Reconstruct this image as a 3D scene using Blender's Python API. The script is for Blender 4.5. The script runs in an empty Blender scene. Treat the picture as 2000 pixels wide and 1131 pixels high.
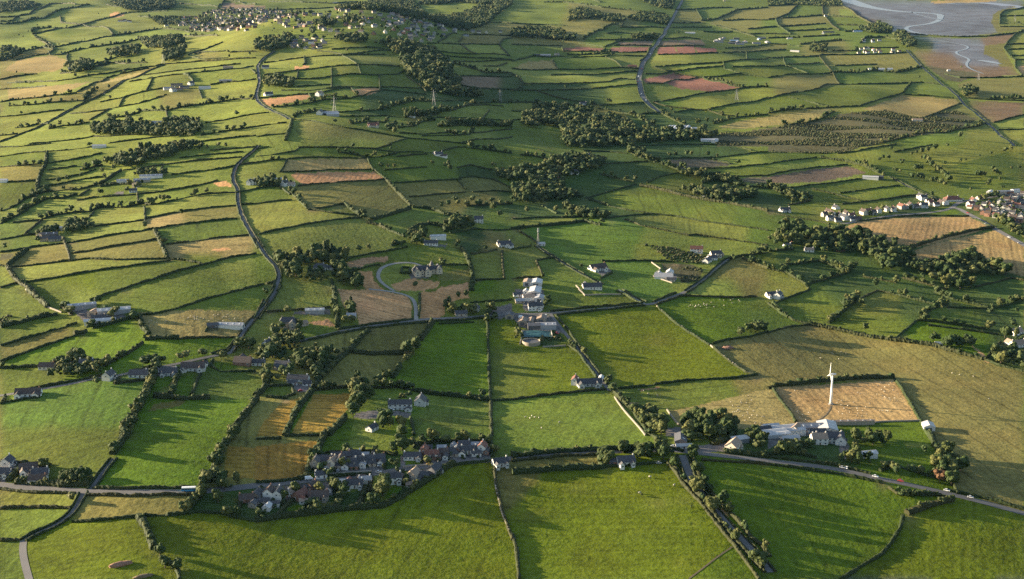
# Survey of the countryside, one sheet of the map per block: x,y are readings on that sheet.
# h hedge, H tall bushy hedge, t hedge grown out into trees, w stone wall, f bare field edge,
# rN road N decimetres wide (R = hedged road), W wood, S scrub, P field patch, s field kinds, T single trees
DATA = {}
DATA['A1'] = '''
h 0,140 110,132 230,112 320,70 380,38 480,30 590,36
t 0,190 180,175 300,150 420,100 560,65 640,45 700,35
h 0,170 100,165 150,140
h 250,270 420,235 560,215 640,195 740,165 860,140 990,100
h 300,310 330,320 430,370
h 470,130 480,180 640,195
h 640,195 700,212 780,212 830,220 890,280
t 880,280 1000,265 1130,245 1260,225 1440,240 1500,260
t 270,280 350,335 420,390
t 250,250 310,225 400,215
h 430,370 560,345 700,320 840,290 890,280
t 480,420 640,385 800,360 940,340 1080,310
h 530,420 520,460 550,500
t 0,480 80,440 200,400 330,370 420,385
h 130,470 250,440 380,420 420,390
h 380,400 390,430 480,430 510,410
t 540,550 650,520 780,490 900,450 1000,430
t 470,580 560,570 720,540 840,500 900,490 980,500 1150,490
h 0,625 60,610 110,600 250,580 290,580
h 60,650 130,650 240,645
h 0,700 140,690 300,680 360,675
h 120,640 300,640 450,635 560,620 700,590 840,575 1000,545 1200,520 1270,505
h 600,720 700,670 830,610 950,575 1050,555 1160,535
t 0,800 120,780 300,765 400,750 600,730
t 70,830 240,820 420,800 560,790 650,790 740,700
R36 -20,1115 160,1045 300,1000 420,930 520,870 640,810 760,760 830,720 930,660 1010,620 1130,565 1280,510
h 0,915 130,905 250,890 350,875 500,860
t 120,1000 200,995 300,970 380,970
t 0,1060 140,1045
h 550,890 680,880 800,865 860,850 940,835 1080,810 1200,775 1300,740
h 700,940 780,895 860,850
h 930,830 960,770 980,760
h 780,800 870,780 960,765 1000,750 1130,715 1280,690
h 1010,640 1160,615 1290,595 1440,580
h 1140,715 1170,660 1190,610
H 1440,580 1470,590 1510,640
h 1440,580 1620,560 1760,545 1900,535 1980,520
h 1120,590 1270,570 1440,550 1700,520 1880,500
h 1270,505 1400,495 1570,480 1760,470 1998,455
h 1500,450 1600,465 1780,455
h 1470,430 1560,400 1640,370 1740,330
h 1520,420 1700,405 1760,400
h 1800,410 1998,405
t 1290,870 1400,840 1560,820 1700,800 1850,775 1998,775
t 850,920 960,915 1060,890 1100,865 1300,870
t 380,1010 480,985 600,975 700,955
h 800,940 1000,900 1090,880
h 1300,870 1310,950 1320,960
h 1640,665 1760,640 1850,640 1998,620
h 1550,690 1580,770
h 1960,540 1998,580
h 1998,720 1970,780
h 1600,960 1750,940 1880,910 1998,890
h 230,1125 400,1110 600,1090 740,1065
h 840,1120 1000,1100 1200,1075 1400,1060
t 1560,1060 1700,1035 1998,990
h 1540,1110 1700,1090 1880,1070 1998,1060
h 720,1070 860,1065 1190,1045
h 1000,100 1140,95 1310,90
h 1320,130 1530,135
h 1400,30 1550,40 1700,60 1750,5 1860,15 1998,35
H 1080,130 1250,150 1400,140
t 830,40 980,60 1150,80 1320,70
t 1080,300 1200,320 1400,290 1700,280
W12 1100,330 1250,310 1400,300 1450,340 1300,380 1150,380
W10 740,1060 700,1010 800,990 960,960 1060,950 1180,970 1200,1070 1000,1055
W10 1180,1070 1200,990 1300,970 1440,930 1560,980 1570,1040 1500,1075 1300,1075
Y11 1360,150 1560,120 1700,65 2000,70 2000,240 1540,250 1400,200
W13 1540,150 1640,130 1640,180 1560,200
W12 1150,140 1350,150 1400,200 1250,200
W14 860,20 1000,0 1350,0 1380,60 1200,90 980,80
W14 0,400 120,380 180,420 80,470 0,480
W14 0,40 200,20 330,50 200,80 0,110
W14 1280,390 1440,380 1440,460 1290,490
W14 840,430 960,400 1090,390 1080,430 900,460
W14 520,530 680,500 740,540 600,580
T10 220,250 180,290 150,280 290,200 430,220 520,210 770,110 1020,260 1080,250 850,690 860,770 760,700 1850,900 1450,960 1780,410 1790,450 1950,430 590,600 690,600 970,570 1100,950 1170,970
T8 640,320 660,310 540,340 460,350 170,890 130,570 250,590 200,650 1100,520 1600,560
P t 850,110 900,95 990,110 930,135 860,130
P b 1730,60 1750,20 1998,45 1998,70
P s 60,700 400,670 700,640 560,700 380,760 60,780
P s 40,540 140,470 400,430 500,460 540,500 420,560 120,570
P s 860,620 1100,565 1150,570 1000,610 780,660
s g 60,160 250,170 500,80 130,230 900,25 440,15 1180,110 1450,110 1600,30 1650,70 540,240 600,470 900,390 900,590
s y 660,150 640,260 1000,220 750,145 380,190 560,310 650,370 180,340 300,840 130,955 300,930 350,590 150,670 500,520
s y 400,610 560,660 690,880 540,920 300,950 1000,700 1300,640 1080,740 1000,790 900,870 1150,940 760,830 640,990 1250,860
s y 1700,600 1620,510 1500,540 1700,470 1800,700 1600,790 1700,870 1800,380 1900,480 1640,400 1560,340 1450,380 1900,430
s y 300,1070 600,1110 900,1085 1100,1120 1750,990 1850,940 1700,1110 1400,1115 1850,1040 1200,270
s o 1350,780 60,610 40,660 200,700 950,600 1640,460
'''
DATA['A2'] = '''
h 100,15 370,20 620,30 800,15
h 100,80 300,75 600,60
h 1200,0 1290,70 1340,150 1390,150
h 0,200 150,215 340,210
h 1800,180 1998,185
h 1720,275 1998,280
h 1480,290 1620,275 1750,270
h 1340,340 1420,340 1600,350 1680,345 1900,350
h 1420,330 1500,280
h 1580,330 1610,290
h 1600,350 1660,400 1720,425 1980,435
h 1900,345 1960,420 1975,440
h 1900,350 1930,310 1998,300
h 1390,395 1480,410 1720,425
h 1490,440 1600,450 1998,470
h 1510,500 1560,480 1800,480 1998,470
h 1780,520 1870,520 1960,495
h 1350,430 1430,410 1510,460 1510,490
t 1540,490 1700,540 1800,570 1998,570
h 1530,600 1690,595 1998,600
h 1530,650 1650,680 1750,690 1998,700
h 480,400 600,410 680,430 820,415 960,395 1080,395
h 60,495 200,475 400,450 610,435 760,430 1090,430
h 670,430 740,470 800,515
h 590,390 690,380 920,375 1000,380
h 60,590 190,570 330,550 590,520 800,510 1120,520
H 380,450 385,500 370,510
h 590,530 590,690
h 800,515 820,580
h 330,560 320,620
h 80,640 200,620 430,620 590,600 740,580 900,590 1100,585 1170,550
h 320,680 460,670 580,660
h 200,710 400,710 590,690 750,680 960,685 1060,680 1180,690 1300,690
h 960,590 970,690 960,715
h 1180,600 1300,680 1330,720
h 20,770 130,760 330,740 410,735 530,720 740,690
h 540,740 740,770 850,745 980,705 1060,710 1330,740
h 410,735 440,770
t 130,840 250,830 400,810 530,780 740,770
h 740,690 790,740
R36 150,400 60,450 10,510 20,580 30,640 10,700 0,770 40,820 130,870 210,900 260,930
h 0,890 100,880
h 0,990 120,970 240,960
h 0,1070 100,1055 240,1045
H 280,940 270,1000 230,1100
h 290,935 430,945 550,970 700,1000 850,1020 1000,1050 1180,1080 1300,1090 1500,1110 1700,1130
h 1040,1125 1180,1085
t 300,920 330,890 430,880 470,870
h 640,910 830,910 1000,905 1140,920
t 820,870 960,860 1150,810 1250,790 1400,790
h 460,860 640,880 830,860
h 1400,790 1500,790 1620,785 1720,790
t 1160,920 1200,900 1400,900 1440,870 1560,860
h 1530,860 1640,830 1780,820 1930,830
t 1560,850 1700,810 1850,800 1998,800
h 1410,920 1500,920 1700,925 1770,930 1800,890 1820,860
h 1770,930 1998,950
t 740,970 900,950 1000,960 1030,940
t 1100,1000 1240,985 1300,950 1400,940
t 1420,990 1600,980 1800,980 1998,990
h 1110,1040 1300,1050 1480,1040 1600,1030
t 1480,1020 1580,1060 1660,1050 1700,1030
h 1700,1040 1860,1020 1998,1010
h 1300,1065 1400,1060 1560,1060
h 1590,1120 1720,1090 1880,1090 1998,1070
Y11 0,70 640,110 920,130 1200,140 1480,240 1490,300 1340,340 1130,300 900,250 700,290 500,400 250,390 260,300 0,210
W12 660,150 760,140 820,170 700,190
W12 430,180 560,170 640,200 520,220
W14 620,70 760,60 900,20 1220,10 1260,60 1340,150 1250,170 1060,110 800,110 700,100
W14 1260,40 1330,0 1998,0 1998,40 1900,110 1800,200 1640,250 1400,190 1340,160 1400,140 1600,130 1720,70 1760,40 1600,20 1400,40
W12 580,310 700,295 860,290 870,340 700,345 620,350
W13 1060,400 1000,360 900,340 1100,330 1380,380 1400,440 1520,520 1540,600 1640,680 1780,720 1760,770 1500,750 1320,700 1290,640 1180,600 1160,540 1100,450
W11 1150,915 1240,890 1420,880 1500,860 1480,885 1400,910 1220,925
W11 1420,985 1600,970 1800,975 1998,985 1998,1000 1780,995 1600,990 1440,1000
W12 1020,1030 1060,980 1140,1000 1080,1050
W12 60,640 180,620 300,640 280,690 80,690
W12 0,330 200,310 260,270 300,320 240,380 80,410 0,400
T10 980,820 1040,860 710,400 790,740 780,745 615,960 550,20 620,760 1570,70 410,70 1230,795 740,970 1200,905 1360,930 1350,940
P t 20,780 400,735 430,765 270,800 100,830
P t 740,695 960,685 970,710 870,745 790,740
P t 300,545 300,520 420,512 410,530
P b 0,40 70,45 80,75 0,75
s y 260,440 200,530 560,480 900,460 850,405 690,550 200,600 780,390
s g 460,570 1000,550 1100,640 640,720 450,645 750,625 700,830 1300,860 1600,940 1900,900 1900,1060 1500,90 1900,130 1430,460 1700,445 300,55 200,22 250,225 350,690
s d 1100,700 960,790 1300,770 1560,810 950,890 1880,730 1850,580 1400,700
s y 1700,880 80,930 100,1020 100,1100 900,1000 740,945 1400,1020 1460,1080 1850,1030 1560,300 1550,380 1800,390 1900,490 1160,960
s o 700,1040 1200,970 1900,225 1800,310
s b 1750,640
'''
DATA['A3'] = '''
R110 1330,0 1280,90 1210,220 1150,320 1090,400 1040,470 1005,540 985,620 1000,700 1040,790 1100,840 1160,880
h 0,185 100,190 250,195 430,205
t 250,20 400,20 560,40 700,60 900,80 1000,95 1100,100 1200,110
h 620,0 690,20
h 870,180 850,215
h 850,215 1000,215 1190,220
h 740,265 900,265 1160,270
h 650,310 800,315 1120,310
t 560,310 640,260 740,210 830,190
h 0,350 150,355 300,360 390,360
h 390,375 400,400 500,405 700,405 730,380
h 700,405 900,410 1050,405
h 520,340 600,350 720,370 830,320
h 790,360 900,355 1090,360
h 800,330 1100,320
h 1130,365 1420,360 1500,360
h 1140,430 1350,425 1610,415
h 1190,305 1400,300 1470,310
h 1240,218 1400,215 1560,215
h 1250,180 1470,178
H 1440,80 1490,160
h 1280,80 1440,75 1500,65 1720,60
t 1480,165 1600,150 1760,80 1998,60
t 1640,165 1800,155 1998,160
h 1490,250 1720,250
h 1550,190 1700,230 1900,290
h 1840,230 1998,215
h 1860,270 1998,265
h 1660,380 1830,370 1998,350
h 1640,415 1830,410 1998,395
h 1830,405 1835,470
h 1110,525 1300,510 1640,490 1840,470 1998,460
t 430,430 560,430 680,420 800,420
h 0,480 60,465 160,440 300,450 480,450 720,445 780,430 1040,440
h 320,470 360,540
h 0,540 150,550 360,545 600,545 860,530 990,540
h 730,445 820,490 860,530
h 300,590 500,585 700,580 980,560
h 80,660 300,655 530,650 760,640 980,620
H 0,580 60,610 85,650 70,690 0,710
h 0,705 200,710 400,705 650,690 830,675 980,660
h 200,715 330,755 480,790 580,800
t 0,800 150,800 300,820 450,830 590,830 650,810
h 600,800 680,825 850,815 1030,800
h 1100,800 1250,780 1400,750 1560,720 1800,690 1998,675
h 1040,580 1150,580 1260,560 1400,540 1560,525 1660,515
h 1100,525 1200,555 1260,560
h 1050,655 1180,655 1300,625 1450,605
h 1270,570 1400,595 1500,605 1620,600 1780,575
h 1650,490 1660,540 1780,575 1998,610
t 1480,600 1600,640 1700,670 1800,685 1998,680
h 1720,525 1998,520
h 1520,860 1700,820 1998,760
h 1110,805 1200,830 1400,855 1520,865
h 1260,880 1400,855
t 1530,865 1640,900 1760,910
t 1570,970 1700,930 1800,915 1998,895
t 670,850 800,870 940,900 1150,880
t 950,905 1060,960 1140,990
t 1170,890 1250,930 1350,980
h 0,870 170,870
h 0,940 80,935
h 1080,370 1060,420 1000,480
W12 430,180 450,100 560,75 700,120 870,140 880,175 740,175 620,150 500,155
W12 910,150 980,120 1100,110 1230,150 1210,200 1000,170
W13 990,0 1280,0 1250,80 1150,70 1050,30
W12 0,240 150,230 300,240 380,260 480,300 560,310 380,320 200,300 0,300
W11 80,960 200,830 350,840 600,880 700,890 780,930 900,960 960,1030 960,1150 420,1150 400,1040 200,1000 80,990
W11 960,1040 1200,1040 1450,1035 1620,1050 1560,1090 1200,1110 980,1120
W11 930,290 1000,280 1140,290 1130,310 940,310
P x 1560,1060 1750,1030 1998,1020 1998,1140 1600,1140
S 1560,1060 1750,1010 1998,990 1998,1140 1600,1140
T13 1450,970 1520,960 1510,1005 1110,975 1020,935
T10 420,690 750,800 770,800 1245,865 1280,250 1300,260 1330,250 400,330 640,430 700,430 780,430 850,300
P r 390,375 550,370 720,375 690,403 400,400
P r 730,403 780,370 1080,365 1040,408
P b 800,360 840,325 1100,322 1085,358
P r 1140,365 1270,365 1290,425 1130,425
P r 1280,365 1420,362 1440,420 1300,420
P r 1430,370 1590,375 1610,415 1450,418
P b 1160,320 1310,310 1280,358 1130,355
P b 1310,312 1480,312 1510,350 1290,358
P r 1020,620 1260,570 1450,605 1800,680 1600,720 1500,710 1300,690 1200,650 1040,650
P s 10,530 130,480 310,470 355,540 150,548
P s 860,510 1000,510 1000,535 870,530
P s 1600,990 1800,940 1998,910 2250,880 2480,845 2420,925 2200,955 1998,985 1760,1010
P o 700,900 850,900 960,960 820,940
s g 200,110 100,400 700,330 1020,200 950,245 900,290 1600,100 1500,20 1700,20 1400,200 1550,235 1330,285 1650,270 1900,240 550,490 1450,570 1300,840 1750,870 1500,460 1900,430 1600,555 1750,620 1900,640
s y 900,460 700,425 500,560 400,615 800,600 850,650 900,720 1200,535 1400,525 1250,710 1500,800 1800,500 1900,560 1900,715 80,850 50,910 1300,470 1700,900 1800,980
s d 300,680 150,760 600,750 900,860 1450,910 1070,930 900,980 1200,870 40,640
s o 100,220 100,330 1380,120 1800,185 1900,110 1800,385 850,915 600,180 950,110
'''
DATA['A4'] = '''
h 0,155 60,150 160,110 210,60 230,45
t 0,50 150,40 300,30 440,40 570,30
t 110,145 250,135 420,120
h 425,40 430,110 460,150 500,200 560,240
t 440,120 520,130 680,140
h 590,55 660,90 700,130 780,170 830,200
h 100,210 250,200 450,185
h 0,215 70,210
h 60,150 80,200 180,270
h 150,245 300,240 500,225
h 540,195 700,200 830,210
h 0,265 160,270
t 600,250 700,240 850,240 970,240
h 270,290 560,275
t 250,350 400,330 560,315 600,320
t 0,300 120,295 250,295
h 0,345 150,350 250,365
h 0,395 140,390
t 500,400 680,400 700,380
t 720,340 760,300 900,290 1000,310
h 740,375 1020,375
h 0,455 120,450 380,440 420,430 700,430 900,425 1080,410
h 120,455 140,515 230,545 310,575
h 0,525 130,515
h 160,505 400,490
h 400,440 440,490 500,560 560,660
h 520,515 680,510 850,505
t 480,570 700,570 850,555 1000,570 1170,530
h 0,610 100,590 250,580 480,575
h 1170,530 1200,520
h 560,660 700,660 1080,650 1200,645 1330,660
h 0,770 150,735 400,690 560,660
H 1120,645 1080,690 1060,725
h 1060,740 1250,750 1450,770
h 720,830 860,780 1060,725
h 160,760 300,790 400,820 490,835
t 0,885 150,860 300,850 500,840
h 500,840 720,830
t 120,980 300,960 420,930 520,870
h 1220,920 1350,870 1500,805
t 880,1120 1000,1090 1300,1040 1450,1020 1640,990 1700,960
t 1730,770 1998,770
h 1540,765 1700,780 1998,790
h 1760,960 1998,900
h 1800,1015 1998,1010
H 1080,265 1350,285 1500,290 1700,285 1940,260
H 1940,260 1870,330 1840,380 1880,430 1930,480 1930,530 1980,590
h 1870,350 1998,345
h 1880,390 1998,385
h 1900,440 1998,435
h 1930,470 1998,470
t 1950,260 1998,245
H 1998,60 1850,85 1810,120 1810,190
h 1810,130 1998,125
t 1840,180 1980,190
h 1810,210 1998,210
h 1380,580 1500,610 1700,610 1998,600
R52 1080,390 1200,520 1340,640 1490,770 1600,870 1700,950 1780,1020 1860,1090 1920,1140
W13 980,280 1040,250 1120,300 1160,360 1080,380 1010,330
W12 700,230 860,190 970,230 960,260 800,265
W11 320,380 340,360 460,360 460,410 330,410
W12 0,0 560,0 580,50 400,50 200,40 0,50
W11 1490,710 1560,700 1640,730 1540,760
P x -250,1040 0,1000 200,970 430,935 560,890 900,860 1180,920 1450,860 1640,930 1450,1020 1000,1085 800,1140 0,1140
S -250,1050 0,1010 200,970 430,930 560,890 900,860 1180,920 1450,860 1640,930 1450,1020 1000,1090 800,1140 0,1140
T10 1180,610 1510,530 150,860 1760,770 1800,770 1830,775 1870,770 1900,775 1960,770
T15 1500,1080
P m 540,0 620,50 700,100 760,150 940,190 970,250 1080,275 1560,288 1790,252 1740,170 1760,110 1880,60 1998,30 1998,0 1800,0 1750,10 1500,30 1270,20 1260,0
P q 640,50 760,140 940,185 850,190 740,150 620,70
P c 800,90 1000,105 1200,120 1260,160 1050,185 900,160 780,120
P c 1140,195 1300,200 1700,165 1760,200 1770,245 1560,262 1280,250 1130,225
P c 1330,25 1640,25 1990,45 1760,70 1500,70 1380,95 1300,80
P c 660,50 760,75 860,130 930,170 800,150 720,110
P m 1080,290 1300,300 1650,310 1700,360 1690,420 1800,470 1810,520 1620,520 1520,500 1440,420 1280,400 1290,330
P c 1330,350 1430,345 1440,400 1360,395
P c 1580,400 1690,425 1760,470 1640,470 1590,440
P q 1110,390 1280,400 1440,420 1520,500 1620,520 1810,520 1840,470 1900,540 1960,590 1700,600 1500,610 1350,600 1180,450
P q 1650,300 1900,265 1940,265 1850,340 1690,360
P o 1690,360 1850,340 1840,390 1920,520 1810,520 1800,470 1690,420
P o 1760,110 1800,80 1998,40 1998,60 1850,85 1810,120 1810,200 1998,215 1998,240 1790,255 1740,170
P s 1270,20 1340,0 1800,0 1760,10 1450,27
P x 1210,500 1400,540 1660,570 1500,640 1380,620
P s 735,850 1050,745 1460,775 1500,800 1210,920 900,880
P q 1560,800 1998,800 1998,890 1760,950 1700,930
P o 1480,660 1600,620 1998,605 1998,775 1540,760
P t 1940,520 1998,510 1998,590 1980,590
P y 550,70 640,75 690,135 560,120
s g 60,185 300,80 650,165 330,215 380,260 90,235 60,270 650,215 440,305 600,295 870,350 200,330 60,420 250,475 300,535 60,490 120,550 680,535 1100,590 800,620 700,750 1230,700 60,800 250,310
s y 900,1125 1930,360 1930,410 1930,455 1960,490 1900,100 1900,160 1900,960 1900,1080
s o 530,95 270,170 570,370 60,370 800,460 250,640 250,900 1350,900
s g 1400,1090
'''
DATA['B1'] = '''
h 0,20 150,15 400,-10
h 0,95 200,65 350,55 500,45 700,20 740,15
H 370,60 360,150 320,220 300,280 285,390
h 0,175 150,165 330,150
h 380,145 600,110 800,65
h 370,200 500,180 600,165
h 350,275 500,260 660,225 750,195
h 310,330 450,310 640,270 820,250
h 0,290 150,290 280,280
t 620,200 800,160
h 960,200 1130,180 1280,155 1400,140 1560,120 1890,95
h 1400,105 1600,80 1900,55
h 1640,45 1998,15
h 1340,235 1500,215 1700,190 1840,165
h 1270,165 1250,210
H 940,205 860,260 780,310
R32 2020,5 1990,40 1900,110 1830,180 1815,280 1860,350 1860,460 1890,560 1940,660 1990,740 2030,810
h 1860,160 1998,140
t 780,330 900,310 1020,310 1060,290
h 780,320 920,290
h 600,435 750,410 900,400 1060,390
h 1090,385 1280,365 1450,335 1560,315 1700,280
t 200,420 350,370 520,350 620,350 760,315
t 0,520 120,480 200,420 290,400
t 130,560 250,480 370,420 500,420 600,390
h 620,400 700,350
t 0,620 120,560
h 100,610 330,590
h 330,585 190,705
h 0,745 180,710 280,700
t 330,580 440,550 580,530 700,525 780,490 880,490 990,490 1100,460 1180,470
t 1180,470 1300,450 1420,420 1530,395
h 1530,395 1640,380 1840,375
h 1130,490 1135,620
h 1070,380 1075,460
h 730,530 640,620
h 1140,580 1300,545 1500,510 1660,490 1840,475
h 730,640 900,620 1130,590
h 1200,660 1400,625 1700,590 1850,575
h 520,770 700,740 900,700 1100,675 1200,655
H 1210,670 1250,760 1280,830 1310,890
h 1300,780 1500,755 1700,725 1950,705
h 560,850 700,830 850,800 1000,775 1230,740
h 490,720 540,860 550,910
h 0,840 120,825 280,795 490,770
H 210,825 60,945
h 0,945 50,950
h 90,955 350,930 560,905 700,890 900,900 1100,895 1300,890 1450,905 1600,935
h 200,1075 450,1035 700,990 1000,950 1330,905
H 60,960 110,1030 150,1080 240,1130 280,1190
h 0,1120 130,1080
h 950,1130 1200,1050 1400,985 1600,935 1800,880 1998,850
h 1890,1130 1998,1105
h 1880,470 1998,460
h 1850,375 1998,345
W9 800,140 820,100 1000,50 1130,40 1300,20 1400,20 1380,80 1300,110 1200,120 1100,170 980,180 850,160
W9 1300,10 1480,0 1640,20 1640,40 1400,50
W7 490,700 520,630 620,610 720,640 640,680
W7 1040,220 1150,205 1300,225 1290,245 1050,240
W7 280,700 330,685 460,670 480,690 300,720
T9 200,165 150,165 265,155 310,155 650,205 640,250 780,385 800,385 1250,430 1280,440 1220,440 1310,430 530,280 890,195 800,215 820,265 460,290 1530,390 1610,380 1130,645 1280,770 1110,310 1060,350 1090,330 990,370 700,10 1710,10 1760,15 720,500 1110,460 1420,545 320,580 40,810 300,760 520,650 600,640
P z 890,390 920,360 970,360 960,385
P t 1650,300 1760,280 1800,300 1810,330 1700,320
P x 0,850 120,850 80,890 0,900
P t 1640,820 1760,800 1800,815 1700,835
s y 200,40 560,80 600,290 500,345 1560,85 1700,60 1500,170 1500,280 700,380 700,470 450,600 900,560 1500,430 1200,230 1060,190 480,240 800,580 250,540 550,400 880,660 500,960 30,1020 1900,1000 30,980 1280,330 1400,250
s g 150,130 580,140 520,220 130,350 80,680 130,780 300,660 1700,350 1600,660 1600,1060 900,1080 1000,430 850,365
s o 130,220 800,770 900,840 350,870 1500,540 500,320
s s 1400,615 1600,830
s l 1600,880 600,1080
'''
DATA['B2'] = '''
R32 0,720 30,790 90,880 160,950 185,1010 170,1080 140,1140
h 0,35 100,15
h 0,90 150,75 300,55 340,25
h 0,140 130,120 270,110 420,100 600,100 860,105
h 330,25 500,20 760,25 940,35 1060,0
t 640,60 760,75 860,100 1000,90 1100,70
h 940,40 1100,60 1400,65
h 200,215 400,210 600,195 900,195
h 240,120 190,215
h 870,110 910,190 1010,265
h 330,325 500,305 700,290 1010,270
h 0,345 180,320
h 180,330 270,390
t 270,370 300,400 330,430 370,470 400,500
h 0,460 150,440 280,430
h 400,510 550,490 690,460
h 410,505 600,535 790,550
H 690,460 760,520 820,550
h 20,700 200,660 400,620 600,590 830,570
H 900,590 1050,550 1200,500
H 1010,270 1080,340 1150,420 1210,480
h 1080,300 1250,290 1530,275 1600,270
h 1200,410 1400,390 1640,370
h 1580,280 1640,350
h 1590,260 1700,250 1850,270 1998,340
h 1690,370 1850,360 1998,370
H 1220,490 1350,500 1500,550 1600,560
H 870,610 960,630 1020,660
t 1020,660 1060,680 1160,720
h 1000,200 1200,185 1330,175
h 1570,180 1680,160 1850,200
t 1640,20 1800,40 1998,70
h 1440,50 1560,20 1640,20
h 1100,95 1340,75
t 1640,480 1900,470 1998,460
H 1180,690 1250,640 1350,620 1470,640 1480,680
h 700,890 850,860 1060,825 1180,800
f 1340,800 1400,870 1440,920
H 1600,800 1650,880 1690,1000 1690,1060 1680,1140
h 1440,940 1680,940
h 1680,855 1800,840 1880,820
h 1920,830 1935,1050
h 1700,1060 1930,1050
h 1510,690 1600,680 1700,660 1900,670 1998,660
f 1680,700 1800,700 1870,740
h 80,1085 150,1070
h 0,1105 60,1090
h 590,1060 600,1140
t 1050,790 1160,760
r40 1290,945 1230,920 1100,920 990,950 950,1000 960,1060 1040,1120 1080,1140
h 1130,1000 1140,960 1200,960 1200,1005 1130,1005
h 810,970 900,945 970,940
W8 0,300 60,260 150,290 250,300 320,300 200,330 20,340
W9 160,890 440,850 560,820 720,860 720,920 640,960 800,1010 830,1130 620,1100 590,990 570,940 440,930 330,960 360,1080 240,1030 200,980
W9 370,1060 460,985 560,1005 560,1080 430,1090
W9 1480,630 1520,590 1680,580 1710,650 1600,680 1480,670
W9 1180,700 1300,700 1330,750 1280,790 1190,760
W9 1860,210 1998,220 1998,300 1900,280
T13 540,850 510,860 590,850 1850,510
T10 840,550 845,580 980,180 1500,165 1520,200 1480,180 1560,450 1580,470 1500,470 1690,440 1740,460 1800,480 1840,450 1900,560 1450,490 1640,470 420,1040 480,1020 250,960
T8 1080,180 1030,180 810,830 880,820 1440,920 1460,940 1100,780 1140,790 130,120 180,120 760,20 1560,800 1580,780 1790,820 1240,1110 230,880 190,900 1860,170 1380,150 1050,40 700,60 640,55
P u 240,120 500,105 860,110 910,190 700,195 400,210 200,210
P t 270,225 500,215 920,210 1010,265 800,275 500,305 360,305 300,260
P n 700,920 850,880 1030,870 1030,910 900,920 800,965 720,950
P t 800,990 910,985 920,1060 1010,1140 860,1140 810,1060
P t 1050,1090 1200,1040 1430,1070 1420,1110 1300,1140 1100,1140
P t 1440,1110 1650,1075 1660,1140 1400,1140
P o 1430,1000 1660,970 1670,1060 1420,1060
P z 1190,1000 1350,1010 1340,1040 1210,1045
P z 1330,790 1480,780 1500,760 1480,800
s y 150,45 500,75 80,190 700,10 1200,80 250,560 600,740 1800,940 400,1110 1560,915 1200,950
s g 550,45 1300,30 1700,110 1150,130 1300,230 80,400 620,510 1270,580 1500,850 1960,950 1850,620 1960,1110 60,1000 1250,870 900,930
s d 1750,225 1700,510 1700,740 1600,590
s o 1350,350 1770,320 1600,420 700,400 550,440 1850,800
s v 1800,1110
'''
DATA['B3'] = '''
t 60,80 180,90 300,120
t 900,50 1000,100 1130,130 1250,180 1300,200
h 560,50 750,55 900,70
h 700,150 900,140 1060,130
h 200,40 320,70 400,90
t 690,230 800,260 950,290
h 1050,300 1150,250 1300,220
h 580,420 750,370 970,310
H 600,430 680,450 760,480
h 760,480 900,510 1100,540 1280,560 1500,600 1800,640 1998,670
H 1000,320 1150,350 1300,390 1500,430 1700,460 1998,520
t 1480,300 1600,270 1800,320 1998,340
h 1480,300 1560,250 1998,240
h 1450,185 1700,180 1998,150
h 1190,110 1400,105 1560,100 1998,55
h 1520,100 1720,150
h 1000,10 1240,0 1700,0 1870,45
h 0,580 200,570 400,565
t 390,570 560,560 740,570
h 740,575 950,550 1110,540
h 230,470 350,540
H 0,660 150,640 300,630 420,620 560,600 690,630
h 870,580 1000,630 1200,670 1380,710 1440,705 1700,740 1998,785
f 640,660 750,710 850,750 1000,775
h 700,910 1000,905 1250,915
R30 190,790 330,880 500,985 640,1060 700,1090
h 60,680 150,730 200,770
h 0,820 150,790
h 190,905 330,880
h 190,905 240,1030
h 0,1045 230,1035
R32 1690,890 1600,960 1500,1050 1400,1120 1360,1145
w 1090,920 1160,970 1100,1030 1250,1080
t 1690,890 1800,870 1998,840
t 1800,890 1950,950 1998,970
h 690,1050 780,1000
w 500,1100 570,1180
W10 20,220 250,160 400,110 640,100 740,130 700,180 560,220 460,250 420,280 400,380 540,390 540,430 300,440 150,470 0,460 0,330 180,300 0,280
W10 880,50 1000,40 1080,120 1200,160 1260,200 1150,180 1000,120
W9 1290,195 1420,205 1600,250 1580,285 1450,262 1290,232
W9 1600,258 1850,305 1998,322 1998,352 1800,338 1600,290
W8 400,470 560,540 760,560 740,590 560,580 380,500
W9 1310,360 1400,340 1500,380 1700,340 1900,370 1900,420 1640,440 1450,410
S 1020,780 1200,790 1420,850 1540,880 1500,930 1240,920 1160,850
S 1300,960 1450,960 1500,980 1450,1060 1340,1080 1280,1020
T10 960,280 340,520 1230,90 1275,90 1360,85 1400,85 1530,90 1600,100 1760,150 120,85 190,100 250,100 660,190 690,170 720,120 560,30 470,80 1740,450 120,530 460,560 720,560
T8 1900,920 1920,930 1870,925 540,960 240,1040 1720,890 1740,900 130,320 700,610 900,270
P e 1200,115 1500,105 1740,155 1500,180 1300,185 1260,150
P e 1750,260 1998,245 1998,310 1800,290
P x 1160,925 1400,930 1500,980 1450,1060 1330,1080 1270,1010 1180,980
P z 1100,1030 1160,1000 1280,1000 1290,1060 1240,1070
P z 650,980 740,950 780,990 700,1030
s g 80,30 350,50 100,150 1350,290 1800,210 1300,450 400,1000 1900,890 300,160
s d 850,100 700,30 900,190 600,310 1600,320 1500,50 700,510 100,520 1300,60 150,380 450,520
s y 1800,110 200,600 1400,630 1400,760 100,720 100,930
s w 700,620 500,750 900,980
s o 1800,1050
'''
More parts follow.
